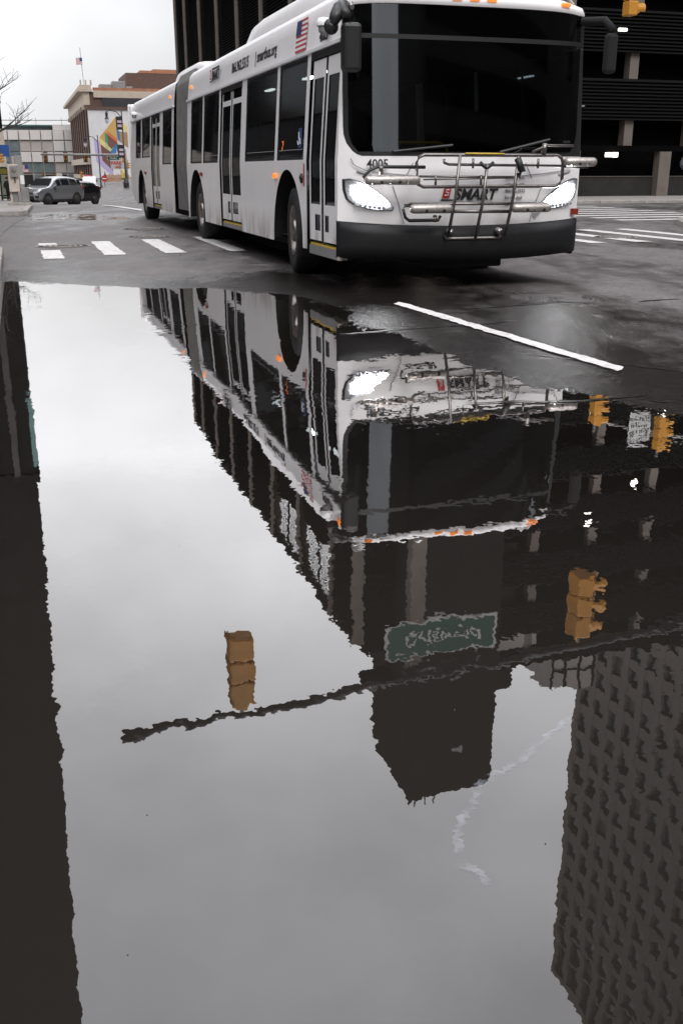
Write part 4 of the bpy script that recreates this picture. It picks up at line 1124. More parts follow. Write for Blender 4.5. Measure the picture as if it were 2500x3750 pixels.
boxpart('panel', M_signwht, o, (-.93, .93, -.015, .015, -.02, .60), .03); boxpart('face', M_signgrn, o, (-.88, .88, -.02, -.014, .03, .55))
text('lettering', 'Griswold', .34, M_signwht, o, (0, -.024, .18), (1, 0, 0), (0, 0, 1), align='CENTER', bold=.004)
for x in (-.6, .6): boxpart('hanger', M_pole, o, (x - .02, x + .02, -.01, .01, .60, .82))
# far right signals with the intersection sign
fr0 = Vector((12.4, 30.3, 0))
o = empty('signal_mast', (fr0.x, fr0.y, .1), 0)
tag(o, 'slim signal arm over the far crossing carrying the white block sign', 'signal mast')
part('pole', M_pole, o, lambda b: b.tube([(0, 0, 0), (0, 0, 7.4)], [.13, .09], 12), smooth=True)
part('arm', M_polegrey, o, lambda b: b.tube([(0, 0, 7.2), (-2.9, -1.2, 6.3), (-4.55, -1.8, 5.85)], [.06, .05, .04], 8), smooth=True)
o = signal_tree('traffic_signal', (7.50, 28.5, 4.93), HD + math.pi * .5, 1.08, back=False)
tag(o, 'yellow traffic signal cut by the top edge at the right of the garage', 'traffic signal', 'signals over the far crossing')
o = signal_tree('traffic_signal', (9.50, 28.6, 5.72), HD + math.pi * .5, 1.08, back=False)
tag(o, 'small yellow traffic signal mirrored at the right edge beside the block sign', 'traffic signal', 'signals over the far crossing')
o = empty('traffic_sign', (8.85, 28.5, 5.62), HD)
tag(o, 'white do not block intersection sign mirrored between two small yellow signals', 'traffic sign')
boxpart('panel', M_signwht, o, (-.36, .36, -.01, .01, 0, 1.0), .02)
for i, s in enumerate(('DO NOT', 'BLOCK', 'INTER-', 'SECTION')): text('lettering', s, .2, M_textblk, o, (0, -.014, .79 - .225 * i), (1, 0, 0), (0, 0, 1), align='CENTER', bold=.004)

# ================================================================== LEFT DARK TOWER
LT = empty('dark_tower', (-25.0, 78.0, -1.2), HD + .012)
tag(LT, 'tall dark building at the left edge, mirrored as a black band in the puddle', 'building')
b = MB(); b.box(-50, 0, 0, 26, 0, 24.6); b.build('podium', M_leftb, LT)
boxpart('tower', M_leftb, LT, (-50, -0.20, 0.30, 25, 24.6, 33.6)); boxpart('tower', M_leftb, LT, (-50, -0.42, 0.50, 25, 33.6, 42.6)); boxpart('tower', M_leftb, LT, (-50, -0.64, 0.70, 25, 42.6, 51.6)); boxpart('tower', M_leftb, LT, (-50, -0.86, 0.90, 25, 51.6, 60.6)); boxpart('tower', M_leftb, LT, (-50, -1.08, 1.10, 25, 60.6, 69.6)); boxpart('tower', M_leftb, LT, (-50, -1.30, 1.30, 25, 69.6, 78.6)); boxpart('tower', M_leftb, LT, (-50, -1.52, 1.50, 25, 78.6, 87.6)); boxpart('tower', M_leftb, LT, (-50, -1.74, 1.70, 25, 87.6, 96.6)); boxpart('tower', M_leftb, LT, (-50, -1.96, 1.90, 25, 96.6, 105.6)); 
boxpart('cornice', M_leftb, LT, (-50, .1, -.2, 26, 23.8, 24.6)); boxpart('base_wall', M_cab, LT, (-50, .03, -.1, 0, 0, 5.2))
for k in range(9):
    boxpart('pilaster', M_leftb2, LT, (-1.4 - 5.6 * k - .5, -1.4 - 5.6 * k, -.25, .0, 5.2, 23.8))
    for j in range(4): boxpart('window', M_winpane, LT, (-6. - 5.6 * k, -3. - 5.6 * k, -.08, .03, 6.4 + 4.2 * j, 9.2 + 4.2 * j))
boxpart('window', M_green, LT, (-.35, .04, -.1, 1.4, 17.0, 23.))

# ================================================================== GREY TOWER SEEN ONLY IN THE WATER
TW = empty('office_tower', (26.85, 100., -.5), HD)
tag(TW, 'tall grey stone office tower with a grid of windows mirrored at lower right', 'building')
TD, TH_ = 62., 95.
b = MB(); b.box(.55, 30, -TD, 0, 0, TH_); b.build('wall', M_winpane, TW)
pitch, fl = 2.85, 3.42
nc = int(TD / pitch)
for k in range(nc + 1):
    y = -.45 - pitch * k; boxpart('pier', M_stone, TW, (-.06, .54, y - .50, y + .50, 0, TH_ + .6))
for j in range(int(TH_ / fl)):
    z = 2.0 + fl * j; boxpart('spandrel', M_stone, TW, (.0, .53, -TD, 0, z, z + (1.35 if j < 25 else .5)))
wm = None
for k in range(9):
    for j in range(10, 26):
        y = -.45 - pitch * (k + .5)
        if wm is None:
            wo = boxpart('window', M_winpane, TW, (.44, .49, -pitch / 2 + .52, pitch / 2 - .52, 0, fl - 1.40)); wm = wo.data
        else:
            wo = bpy.data.objects.new('window', wm); COL.objects.link(wo); wo.parent = TW
        wo.location = (-.03, y, 3.48 + fl * j)
        wv = (k * 7 + j * 13 + k * j) % 9
        if wv in (2, 5): wo.material_slots[0].link = 'OBJECT'; wo.material_slots[0].material = M_blind if wv == 2 else M_blind2
boxpart('parapet', M_stone, TW, (-.1, 30, -TD, .02, TH_, TH_ + 1.2))
# pale gridded block beyond the garage roof
o = empty('office_block', (15.2, 64., -.5), HD)
tag(o, 'pale gridded building sliver mirrored beside the grey tower', 'building')
boxpart('wall', M_panel2, o, (0, 3.6, 0, 12, 0, 35.5))
for k in range(4): boxpart('mullion', M_leftb, o, (k * 1.15 - .08 + .06, k * 1.15 + .08 + .06, -.12, -.003, 20, 35.5))
for k in range(8): boxpart('sill', M_leftb, o, (0, 3.6, -.1, -.002, 20 + 2 * k, 20.15 + 2 * k))

# ================================================================== FAR END OF THE STREET
def P2(px, py, Y): p = at(px, py, Y); return p
# white panelled hall closing the street
o = empty('panelled_hall', (*at(310, 700, 224)[:2], -4.6), HD * .35)
tag(o, 'pale panelled hall with blue green windows closing the far end of the street', 'building')
def hx(px): return (at(px, 600, 224) - Vector(o.location)).x
def hz(py): return at(200, py, 224).z + 4.6
boxpart('wall', M_panel2, o, (hx(-40), 10, .6, 12, 0, hz(476)))
boxpart('roof_storey', M_panel, o, (hx(205), 10, .9, 12, hz(476) + .02, hz(456)))
boxpart('roof_storey', M_bwin, o, (hx(40), hx(196), 1.2, 12, hz(476) + .02, hz(462)))
boxpart('roof_edge', M_green, o, (hx(20), hx(202), .5, 12, hz(462), hz(457)))
b = MB(); b.tube([(hx(15), .3, hz(441)), (hx(150), .3, hz(441)), (9, .3, hz(439))], .09, 6); b.build('roof_rail', M_pole, o)
for px in (60, 150, 240): boxpart('rail_post', M_pole, o, (hx(px) - .03, hx(px) + .03, .2, .3, hz(458), hz(430)))
cols = [8, 46, 85, 124, 163, 204, 245, 282, 325]
rowsy = [476, 514, 555, 595, 634]
for i in range(8):
    for j in range(4):
        x0, x1, z1, z0 = hx(cols[i]) + .12, hx(cols[i + 1]) - .12, hz(rowsy[j]) - .1, hz(rowsy[j + 1]) + .1
        recess = (j == 1 and 2 <= i <= 4) or (j == 3 and i >= 5)
        glass = (j == 1 and i < 2) or (j == 2 and i < 2) or (j == 3 and i < 5)
        if glass: boxpart('window', M_bwin, o, (x0, x1, .3, .62, z0, z1))
        else: boxpart('panel', M_panel2 if recess else M_panel, o, (x0, x1, .35 if recess else .0, .62, z0, z1))
for i in range(8): boxpart('shop_window', M_winpane if i % 3 else M_bwin, o, (hx(cols[i]) + .2, hx(cols[i + 1]) - .2, .2, .62, .8, hz(640)))
for px in (218, 290): boxpart('column', M_panel, o, (hx(px) - .6, hx(px) + .6, -.6, 0, 0, hz(634)))
# brown ornate corner building: pilastered long side, cornice
BB = empty('brown_building', (*at(341, 622, 173)[:2], -3.2), HD)
tag(BB, 'brown brick corner building with pale cornice at the far end of the street', 'building')
hN = 14.3 + 3.2
b = MB(); b.box(0, 40, 0, 50, 0, hN - 1.2); b.build('wall', M_brick, BB)
for k in range(9): boxpart('pilaster', M_brick, BB, (-.45, 0, k * 5.8, k * 5.8 + 2.0, 0, hN - 3.2))
for k in range(8):
    for j in range(3): boxpart('window', M_winpane, BB, (-.08, .05, k * 5.8 + 2.6, k * 5.8 + 5.2, 4.2 + 3.1 * j, 6.4 + 3.1 * j))
boxpart('frieze', M_terra, BB, (-.6, .35, -.05, 50, hN - 3.2, hN - 1.2)); boxpart('cornice', M_terra, BB, (-1.5, .8, -.4, 50.5, hN - 1.2, hN - .75))
boxpart('cornice', M_terra, BB, (-1.1, .7, -.2, 50, hN - .75, hN - .2)); boxpart('belt_course', M_terra, BB, (-.9, 0, -.1, 48, 5.2, 6.2)); boxpart('belt_course', M_terra, BB, (-.7, 0, -.1, 48, 2.8, 3.5))
for k in range(3): boxpart('crest', M_terra, BB, (-1.0 + .8 * k, -.75 + .8 * k, -.1, .3, hN - .2, hN + .55))
for k in range(9): boxpart('bracket', M_terra, BB, (-.9, -.45, k * 5.8 + .6, k * 5.8 + 1.4, hN - 3.9, hN - 3.2))
boxpart('cladding', M_charcoal, BB, (2.4, 30, -.35, -.02, 12.2, hN - 2.1)); boxpart('coping', M_terra, BB, (1.0, 30, -.3, .5, hN - 2.05, hN - 1.0))
boxpart('coping', M_brick2, BB, (1.0, 12, -.2, .8, hN - 1.0, hN - .55)); boxpart('window', M_winpane, BB, (6.6, 9.6, -.42, -.36, 12.6, 14.4)); boxpart('window_frame', M_terra, BB, (6.45, 6.6, -.45, -.36, 12.5, 14.55))
for x0, x1, h in ((2.4, 4.4, 1.4), (4.5, 6.6, 1.9), (6.7, 7.8, 1.1)): boxpart('roof_unit', M_polegrey, BB, (x0, x1, 4, 7, hN - 1.1, hN - 1.1 + h), .06)
b = MB(); b.tube([(-.3, 1.0, hN - .2), (-.5, 1.0, hN + 5.4)], .07, 6); fp = b.build('flagpole', M_signwht, BB)
# flag flying from the roof pole
pf = BB.matrix_basis
def flag(name, c, w, h, label, rz, parent=None):
    b = MB(); n = 10
    for i in range(13):
        b.cur = i % 2; rowa = []; rowb = []
        for k in range(n + 1):
            x = -w * k / n; y = .12 * w * math.sin(5 * k / n) * (k / n); dz = -.10 * h * (k / n) ** 2
            rowa.append((x, y, h * (1 - i / 13) + dz)); rowb.append((x, y, h * (1 - (i + 1) / 13) + dz))
        b.grid([rowa, rowb])
    b.cur = 2; ra = []; rb = []
    for k in range(5):
        x = -w * k / n; y = .12 * w * math.sin(5 * k / n) * (k / n) - .02; dz = -.10 * h * (k / n) ** 2
        ra.append((x, y, h + dz)); rb.append((x, y, h * .46 + dz))
    b.grid([ra, rb])
    f = b.build(name, [M_flagred, M_vinwhite, M_flagblue]); f.location = c; f.rotation_euler = (0, 0, rz); tag(f, label, 'flag'); return f
pt = at(303, 236, 173.4); flag('flag', pt, 1.0, 1.0, 'small striped flag on the roof pole of the brown corner building', .3)
# mural wall in front of it
mw = empty('mural_building', (*at(341, 622, 170.5)[:2], -3.2), HD)
tag(mw, 'low block with a white mural wall of coloured diamonds', 'building')
mx0 = lambda px: (at(px, 560, 171) - Vector(mw.location)).x * CS + (at(px, 560, 171) - Vector(mw.location)).y * SN
mz = lambda py: at(400, py, 171.5).z + 3.2
boxpart('wall', M_mural, mw, (0, 26, .2, 2.0, mz(652), mz(402))); boxpart('base_wall', M_greyw, mw, (.0, 26, .1, 2.0, 0, mz(652) - .02)); boxpart('coping', M_brick, mw, (-.2, 26, 0, 2.1, mz(402) + .01, mz(391)))
def mur(poly, key, d):
    k = 7.07 / 1.0
    b = MB(); b.prism([(mx0(250 + x / 5.807), mz(400 + y / 5.806)) for x, y in poly], .19 - .012 * d, .205 - .012 * d, 1); b.build('mural_patch', MUR[key], mw)
mur([(1080, 155), (695, 600), (830, 730), (1080, 660)], 'ochre', 1)
mur([(870, 540), (1075, 705), (1060, 745), (930, 850), (840, 745)], 'brown', 2)
mur([(705, 735), (905, 905), (1000, 905), (945, 1000), (940, 1310), (722, 1090)], 'brown', 2)
mur([(1080, 155), (1080, 330), (1310, 500), (1310, 350)], 'yellow', 2); mur([(695, 600), (702, 740), (905, 908), (932, 840)], 'yellow', 4)
mur([(815, 490), (815, 700), (870, 760), (870, 540)], 'green', 5); mur([(870, 460), (1080, 630), (1080, 715), (855, 530)], 'orange', 5)
mur([(1075, 390), (1135, 470), (1140, 680), (1090, 640)], 'blue', 5); mur([(1062, 725), (910, 900), (940, 1000), (1010, 1000), (1062, 810)], 'blue', 5)
mur([(1062, 730), (1062, 900), (1120, 1000), (1120, 740)], 'teal', 4); mur([(1130, 470), (1310, 490), (1310, 820), (1140, 690)], 'tan', 3)
mur([(565, 610), (690, 700), (720, 1090), (940, 1310), (940, 1440), (590, 1120)], 'lilac', 1); mur([(815, 700), (870, 760), (905, 905), (820, 830)], 'pgreen', 6)
mur([(1085, 720), (1110, 720), (1115, 870), (1090, 860)], 'pale', 6)
# tall brick block behind
o = empty('brick_building', (*at(484, 622, 196)[:2], -3.6), HD)
tag(o, 'plain brick building rising behind the bus roof beside the dark garage', 'building')
bz = lambda py: at(560, py, 197).z + 3.6
boxpart('wall', M_brick, o, (0, 30, 0, 14, 0, bz(268))); boxpart('parapet', M_brick2, o, (2.6, 30, -.05, 14, bz(268) + .01, bz(258)))
boxpart('stack', M_brick2, o, (5.0, 30, .2, 6, bz(258) + .01, bz(252)))

# far signals over the next crossing
ms = at(470, 718, 117)
o = empty('signal_mast', (ms.x, ms.y, zr1(ms.x, ms.y)), HD)
tag(o, 'thin horizontal signal arm with three hanging signals down the street', 'signal mast')
zc = at(300, 567, 116).z - o.location.z
def ox(px): d = at(px, 567, 116.5) - Vector(o.location); return d.x * CS + d.y * SN
part('pole', M_polegrey, o, lambda b: b.tube([(.0, 0, 0), (0, 0, zc + .6)], [.16, .12], 10), smooth=True)
part('arm', M_polegrey, o, lambda b: b.tube([(0, 0, zc), (ox(147), -.3, zc + .02)], [.14, .09], 8), smooth=True)
labs = ['leftmost of three yellow signals hanging from the far thin arm', 'middle of three yellow signals hanging from the far thin arm', 'rightmost of three yellow signals hanging from the far thin arm before the mural']
for px, l in zip((172, 245, 317), labs):
    p = at(px, 592, 116.5); s = signal_tree('traffic_signal', (p.x, p.y - .25, p.z), HD, .92, (0, 0, 0)); tag(s, l, 'traffic signal', 'signals down the street')
for px, py, Y, h, rz, l in ((453, 596, 116, 1.0, 1.4, 'yellow signal seen from the side on the lamp post by the mural'), (299, 651, 120, .65, 1.0, 'yellow signal side on above the white van'),
                        (160, 651, 150, .7, 0, 'small distant yellow signal above the roof of the silver car'), (202, 651, 150, .7, 0, 'small distant yellow signal right of its twin above the silver car'),
                        (6, 596, 52, .42, 1.2, 'yellow signal at the left edge below the blue banner'), (386, 650, 130, .5, .6, 'dark pedestrian signal with red light above the do not enter sign'), (470, 618, 118, .7, 1.5, 'yellow signal at the rear corner of the bus')):
    p = at(px, py, Y); s = signal_tree('traffic_signal', p, HD + rz, h, (M_lensred, 0, 0) if py == 650 else (0, 0, 0), back=rz < .5, m=M_sigblk if py == 650 else M_sigyel); tag(s, l, 'traffic signal', 'signals down the street')
p = at(416, 579, 116); o2 = empty('street_sign', p, HD); tag(o2, 'green Shelby street sign hung in front of the mural', 'street sign')
boxpart('panel', M_signwht, o2, (-.68, .68, -.02, .02, -.22, .22)); boxpart('face', M_signgrn, o2, (-.63, .63, -.03, -.02, -.18, .18)); text('lettering', 'Shelby', .3, M_signwht, o2, (0, -.04, -.1), (1, 0, 0), (0, 0, 1), align='CENTER', bold=.004)
# lamp posts
def lamp_post(px, py, Y, h, label, arm=True):
    p = at(px, py, Y); o = empty('lamp_post', (p.x, p.y, zr1(p.x, p.y)), HD); tag(o, label, 'lamp post', 'black lamp posts')
    part('pole', M_blackpole, o, lambda b: b.tube([(0, 0, 0), (0, 0, .8), (0, 0, h)], [.16, .09, .06], 8), smooth=True); part('base', M_blackpole, o, lambda b: b.lathe([(.3, 0), (.3, .5), (.16, .9), (.12, 1.0)], 10))
    part('arm', M_blackpole, o, lambda b: b.tube([(0, 0, h - .8), (-.5, 0, h - .25), (-1.2, 0, h - .1), (-1.5, 0, h - .25)], .045, 6))
    ln = part('lantern', M_blackpole, o, lambda b: b.lathe([(.02, h - .2), (.14, h - .35), (.12, h - .75), (.24, h - .95)], 10, 'z', (-1.5, 0, 0))); part('globe', M_vinwhite, ln, lambda b: b.lathe([(.2, h - .95), (.17, h - 1.25), (.02, h - 1.4)], 10, 'z', (-1.5, 0, 0)), smooth=True)
    return o
lp = lamp_post(466, 718, 108, 7.6, 'black lamp post with framed signs at the rear of the bus')
for z in (6.6, 3.9):
    boxpart('sign_frame', M_blackpole, lp, (-.62, .05, -.12, -.05, z - .95, z + .3)); 
    for zz in (z - .15, z - .55): boxpart('sign_face', MUR['pale'], lp, (-.5, -.06, -.14, -.125, zz - .15, zz + .085))
lamp_post(374, 718, 128, 6.7, 'slim black lamp post standing before the left part of the mural')
# parking sign, do-not-enter, small signs
p = at(451, 716, 126); o = empty('parking_sign', (p.x, p.y, zr1(p.x, p.y)), HD); tag(o, 'white and red park here sign on a post by the mural', 'sign')
boxpart('post', M_pole, o, (-.06, .06, -.06, .06, 0, 3.0)); 
z0 = at(450, 620, 126).z - o.location.z
boxpart('panel', M_signwht, o, (-1.2, .5, -.1, -.04, z0, z0 + 1.15)); text('lettering', 'PARK', .52, M_signred, o, (-1.15, -.12, z0 + .55), (1, 0, 0), (0, 0, 1), bold=.02); text('lettering', 'HERE', .3, M_signred, o, (-.75, -.12, z0 + .15), (1, 0, 0), (0, 0, 1), bold=.01)
boxpart('notice', M_vinwhite, o, (-.25, .2, -.1, -.06, 1.1, 1.75))
p = at(388, 716, 128); o = empty('traffic_sign', (p.x, p.y, zr1(p.x, p.y)), HD); tag(o, 'red do not enter sign on a thin pole by the wooden fence', 'traffic sign')
boxpart('post', M_pole, o, (-.04, .04, .0, .06, 0, 1.8)); part('face', M_signred, o, lambda b: b.lathe([(.38, 0), (.38, -.03), (.001, -.03)], 20, 'y', (0, -.01, 1.32))); boxpart('bar', M_vinwhite, o, (-.26, .26, -.06, -.045, 1.26, 1.38))
# wooden fence, bollards
p = at(394, 716, 138); q = at(478, 716, 138); o = empty('wooden_fence', (p.x, p.y, zr1(p.x, p.y)), HD * .6); tag(o, 'orange brown plank fence at the foot of the mural wall', 'fence')
L_ = (q - p).length
for k in range(14): b = MB(); b.box(L_ * k / 14, L_ * k / 14 + .16, -.03, .03, 0, .85 + .18 * ((k * 7) % 5) / 5); b.build('plank', M_wood, o)
boxpart('rail', M_wood, o, (0, L_, .03, .08, .3, .42)); boxpart('rail', M_wood, o, (0, L_, .03, .08, .68, .8))
for px, Y, m, l, h in ((455, 124, M_yelpost, 'yellow bollard below the parking sign', 1.25), (463, 124, M_yelpost, 'second yellow bollard right of the parking sign post', .9), (370, 128, M_vinwhite, 'white and red bollard by the slim lamp post', .95)):
    p = at(px, 716, Y); o = empty('bollard', (p.x, p.y, zr1(p.x, p.y)), 0); tag(o, l, 'bollard')
    part('post', m, o, lambda b: b.lathe([(.13, 0), (.13, h - .1), (.09, h), (.001, h)], 12), smooth=True); boxpart('band', M_signred if m is M_vinwhite else M_plastic, o, (-.135, .135, -.135, .135, .08, .2))

# ================================================================== CARS
def car(name, label, loc, rz, paint, L=4.5, Wd=1.84, H=1.68, suv=True, cat='car', trim=None):
    o = empty(name, loc, rz); tag(o, label, cat, 'vehicles down the street')
    hw = Wd / 2
    # stations along the length, front at -L/2: bottom, waist, hood/belt height, roof height, half widths
    st = [(-.50, .36, .55, .70, None, .62), (-.47, .27, .62, .86, None, .86), (-.40, .25, .68, .95, None, .95), (-.29, .25, .72, 1.01, None, .98), (-.235, .25, .74, 1.04, 1.06, .99),
          (-.10, .25, .74, 1.06, H * .93, 1.), (.0, .25, .74, 1.08, H * .99, 1.), (.18, .25, .74, 1.10, H, 1.), (.34, .25, .75, 1.13, H * .965, .99), (.44, .27, .78, 1.17, H * .88, .96), (.485, .34, .80, 1.15, 1.22, .9), (.50, .42, .8, 1.02, None, .84)]
    rows = []; win = MB()
    for t, z0, zw, zb, zr_, k in st:
        y = t * L; a = hw * k
        top = zr_ if zr_ else zb + .035; ra = a * (.74 if zr_ and zr_ > 1.1 else .9)
        half = [(a * .88, z0), (a, z0 + .12), (a * 1.0, zw), (a * .965, zb), (ra, top - .06 if zr_ and zr_ > 1.1 else top - .01), (ra * .8, top)]
        rows.append([(x, y, z) for x, z in half] + [(-x, y, z) for x, z in half[::-1]])
    b = MB(); b.grid(rows); b.add(rows[0], [tuple(range(len(rows[0])))]); b.add(rows[-1], [tuple(range(len(rows[-1])))])
    body = b.build('body', paint, o, smooth=False)
    sub = body.modifiers.new('sub', 'SUBSURF'); sub.levels = 1; sub.render_levels = 1
    for p_ in body.data.polygons: p_.use_smooth = True
    def gl(i0, i1, name='side_window'):
        for sg in (1, -1):
            w_ = MB()
            q = []
            for i in (i0, i1):
                r = rows[i]; lo, hi = Vector(r[3]), Vector(r[4]); q.append((lo.lerp(hi, .16), lo.lerp(hi, .80)))
            e = Vector((.012, 0, 0))
            pts = [q[0][0] + e, q[1][0] + e, q[1][1] + e, q[0][1] + e]
            y0, y1 = pts[0].y + .05, pts[1].y - .05
            pts[0].y = pts[3].y = y0; pts[1].y = pts[2].y = y1
            w_.add([(p_.x * sg, p_.y, p_.z) for p_ in pts], [(0, 1, 2, 3)]); w_.build(name, M_carglass, o)
    gl(5, 6); gl(6, 7); gl(7, 8); gl(8, 9)
    w_ = MB(); w_.quad((-hw * .78, -.225 * L, 1.07), (hw * .78, -.225 * L, 1.07), (hw * .68, -.115 * L, H * .90), (-hw * .68, -.115 * L, H * .90)); ws = w_.build('windshield', M_carglass, o); ws.location = (0, -.03, .03)
    w_ = MB(); w_.quad((-hw * .7, .495 * L, 1.18), (hw * .7, .495 * L, 1.18), (hw * .6, .452 * L, H * .87), (-hw * .6, .452 * L, H * .87)); w_.build('rear_window', M_carglass, o)
    boxpart('grille', M_plastic, o, (-hw * .55, hw * .55, -.505 * L, -.47 * L, .70, .77)); boxpart('lower_grille', M_plastic, o, (-hw * .62, hw * .62, -.515 * L, -.47 * L, .36, .56), .02)
    boxpart('sill', M_plastic, o, (-hw * .97, hw * .97, -.27 * L, .27 * L, .2, .33)); boxpart('front_apron', M_plastic, o, (-hw * .8, hw * .8, -.49 * L, -.42 * L, .2, .34), .03)
    for sg in (-1, 1):
        hl_ = MB(); hl_.add([(sg * hw * .60, -.493 * L, .72), (sg * hw * .90, -.455 * L, .76), (sg * hw * .95, -.41 * L, .90), (sg * hw * .80, -.455 * L, .88), (sg * hw * .60, -.485 * L, .80)], [(0, 1, 2, 3, 4)]); h2 = hl_.build('headlight', M_lampcl, o); h2.location = (sg * .012, -.035, .012)
        boxpart('fog_lamp', M_plastic, o, (sg * hw * .68, sg * hw * .88, -.497 * L, -.46 * L, .46, .58), .02)
        boxpart('mirror', paint, o, (sg * hw * .98, sg * hw * 1.16, -.185 * L, -.145 * L, 1.04, 1.18), .04)
        boxpart('tail_light', M_redlens, o, (sg * hw * .72, sg * hw * .95, .455 * L, .492 * L, .92, 1.12), .03)
        for t in (-.305, .295):
            w0 = empty('wheel', (sg * (hw - .22), t * L, .345)); w0.parent = o; w0.rotation_euler = (0, 0, 0 if sg > 0 else math.pi)
            part('tyre', M_rubber, w0, lambda b: b.lathe([(.22, .21), (.30, .235), (.345, .21), (.345, .03), (.30, .0)], 24, 'x'), smooth=True)
            part('rim', M_alu, w0, lambda b: [b.add([(.225, .05 * math.cos(a + 1.57) + .03 * math.cos(a), .05 * math.sin(a + 1.57) + .03 * math.sin(a)), (.225, -.05 * math.cos(a + 1.57) + .03 * math.cos(a), -.05 * math.sin(a + 1.57) + .03 * math.sin(a)), (.232, -.035 * math.cos(a + 1.57) + .225 * math.cos(a), -.035 * math.sin(a + 1.57) + .225 * math.sin(a)), (.232, .035 * math.cos(a + 1.57) + .225 * math.cos(a), .035 * math.sin(a + 1.57) + .225 * math.sin(a))], [(0, 1, 2, 3)]) for a in np.linspace(0, 2 * math.pi, 5, endpoint=False)] and b.lathe([(.21, .22), (.235, .235), (.24, .22)], 20, 'x'))
            part('wheel_arch', M_plastic, w0, lambda b: b.lathe([(.001, .10), (.40, .11), (.405, .225), (.37, .228)], 24, 'x'))
    return o
c = at(192, 757, 64); 
car('suv', 'silver compact suv turning toward the camera on the left of the street', (c.x, c.y, zr1(c.x, c.y)), R_(-24), M_silver)
c = at(268, 742, 69); car('car', 'dark car half hidden behind the silver suv', (c.x, c.y, zr1(c.x, c.y)), R_(-20), M_carblk, H=1.5)
b = MB(); 
c = at(300, 717, 156); car('car', 'blue car parked beside the white van in the distance', (c.x, c.y, zr1(c.x, c.y)), R_(5), M_carblu, H=1.55)
# white delivery van
c = at(333, 718, 150); o = empty('delivery_van', (c.x, c.y, zr1(c.x, c.y)), .22); tag(o, 'boxy white delivery van facing the camera at the far crossing', 'van', 'vehicles down the street')
b = MB(); b.prism([(-2.4, .4), (-2.45, .95), (-2.25, 1.15), (-1.9, 1.75), (-1.75, 1.92), (2.5, 1.95), (2.5, .4)], -.93, .93, 0); b.build('body', M_vanwht, o, bevel=.08)
part('windshield', M_carglass, o, lambda b: b.quad((-.78, -2.28, 1.15), (.78, -2.28, 1.15), (.70, -1.96, 1.70), (-.70, -1.96, 1.70)))
boxpart('grille', M_plastic, o, (-.45, .45, -2.5, -2.4, .55, .85)); boxpart('bumper', M_plastic, o, (-.95, .95, -2.55, -2.35, .28, .48), .04); boxpart('roof_light', M_flagred, o, (-.7, .5, -1.2, -.5, 1.96, 2.12), .05)
for sg in (-1, 1):
    boxpart('headlight', M_lampcl, o, (sg * .55, sg * .85, -2.49, -2.4, .62, .82), .03); boxpart('mirror', M_plastic, o, (sg * .95, sg * 1.12, -2.1, -1.95, 1.2, 1.5), .03)
    for y in (-1.6, 1.5): part('wheel', M_rubber, o, lambda b: b.lathe([(.001, sg * .95), (.30, sg * .95), (.34, sg * .90), (.34, sg * .7)], 20, 'x', (0, y, .34)), smooth=True)

# ================================================================== LEFT WALK: cabinet, shelter, tree, banner, people
c = at(76, 772, 31.3); o = empty('control_cabinet', (c.x, c.y, zr1(c.x, c.y) + .13), HD * .8); tag(o, 'beige and grey utility cabinet on the left sidewalk before the silver suv', 'cabinet')
boxpart('plinth', M_conc, o, (-.33, .33, -.25, .3, 0, .07), .01); boxpart('cabinet', M_cab, o, (-.24, .06, -.2, .16, .38, 1.16), .012); boxpart('leg', M_cab2, o, (-.16, -.02, -.12, .06, .07, .38)); boxpart('leg', M_cab, o, (-.24, -.17, -.1, .06, .07, .38))
boxpart('meter_box', M_cab2, o, (-.17, .05, -.28, -.2, .80, 1.12), .01); part('dial', M_alu, o, lambda b: b.lathe([(.06, -.28), (.055, -.30), (.001, -.305)], 16, 'y', (-.06, 0, .99))); boxpart('conduit', M_blackpole, o, (-.075, -.04, -.23, -.2, .64, .80)); boxpart('side_box', M_cab2, o, (.08, .30, -.15, .2, .07, .50), .015)
boxpart('upper_box', M_vinwhite, o, (.09, .2, -.05, .12, .6, .85))
c = at(73, 640, 33); o = empty('grey_column', (c.x, c.y, zr1(c.x, c.y) + .13), HD); tag(o, 'thick square grey column rising behind the beige utility cabinet', 'column')
zt = at(73, 570, 33).z - o.location.z; boxpart('shaft', M_polegrey, o, (-.11, .11, -.1, .1, 0, zt), .01); boxpart('edge', M_panel2, o, (-.2, -.115, -.08, .1, 0, zt - .02), .01)
# arched bus shelter with somebody inside
c = at(27, 745, 69); SH = empty('bus_shelter', (c.x, c.y, c.z), HD * .5); SH.scale = (1.55,) * 3; tag(SH, 'small dark green bus shelter with arched roof at the left edge', 'bus shelter')
for x in (-.33, .33): boxpart('post', M_shelter, SH, (x - .03, x + .03, -.05, .05, 0, 1.2)); boxpart('post', M_shelter, SH, (x - .03, x + .03, .9, 1., 0, 1.2))
arcp = [(.36 * math.cos(a), 1.2 + .30 * math.sin(a)) for a in np.linspace(0, math.pi, 13)]
part('roof', M_shelter, SH, lambda b: b.prism(arcp + [(-.36, 1.16), (.36, 1.16)], -.1, 1.05, 1)); part('gable', M_shgold, SH, lambda b: b.prism([(x * .8, 1.2 + (z - 1.2) * .75) for x, z in arcp], -.12, -.105, 1))
boxpart('rail', M_shelter, SH, (-.33, .33, -.03, .03, .30, .36)); boxpart('bench', M_shelter, SH, (-.3, .3, .5, .8, .18, .24)); boxpart('pane', M_clear, SH, (-.32, .32, .93, .95, .2, 1.15))

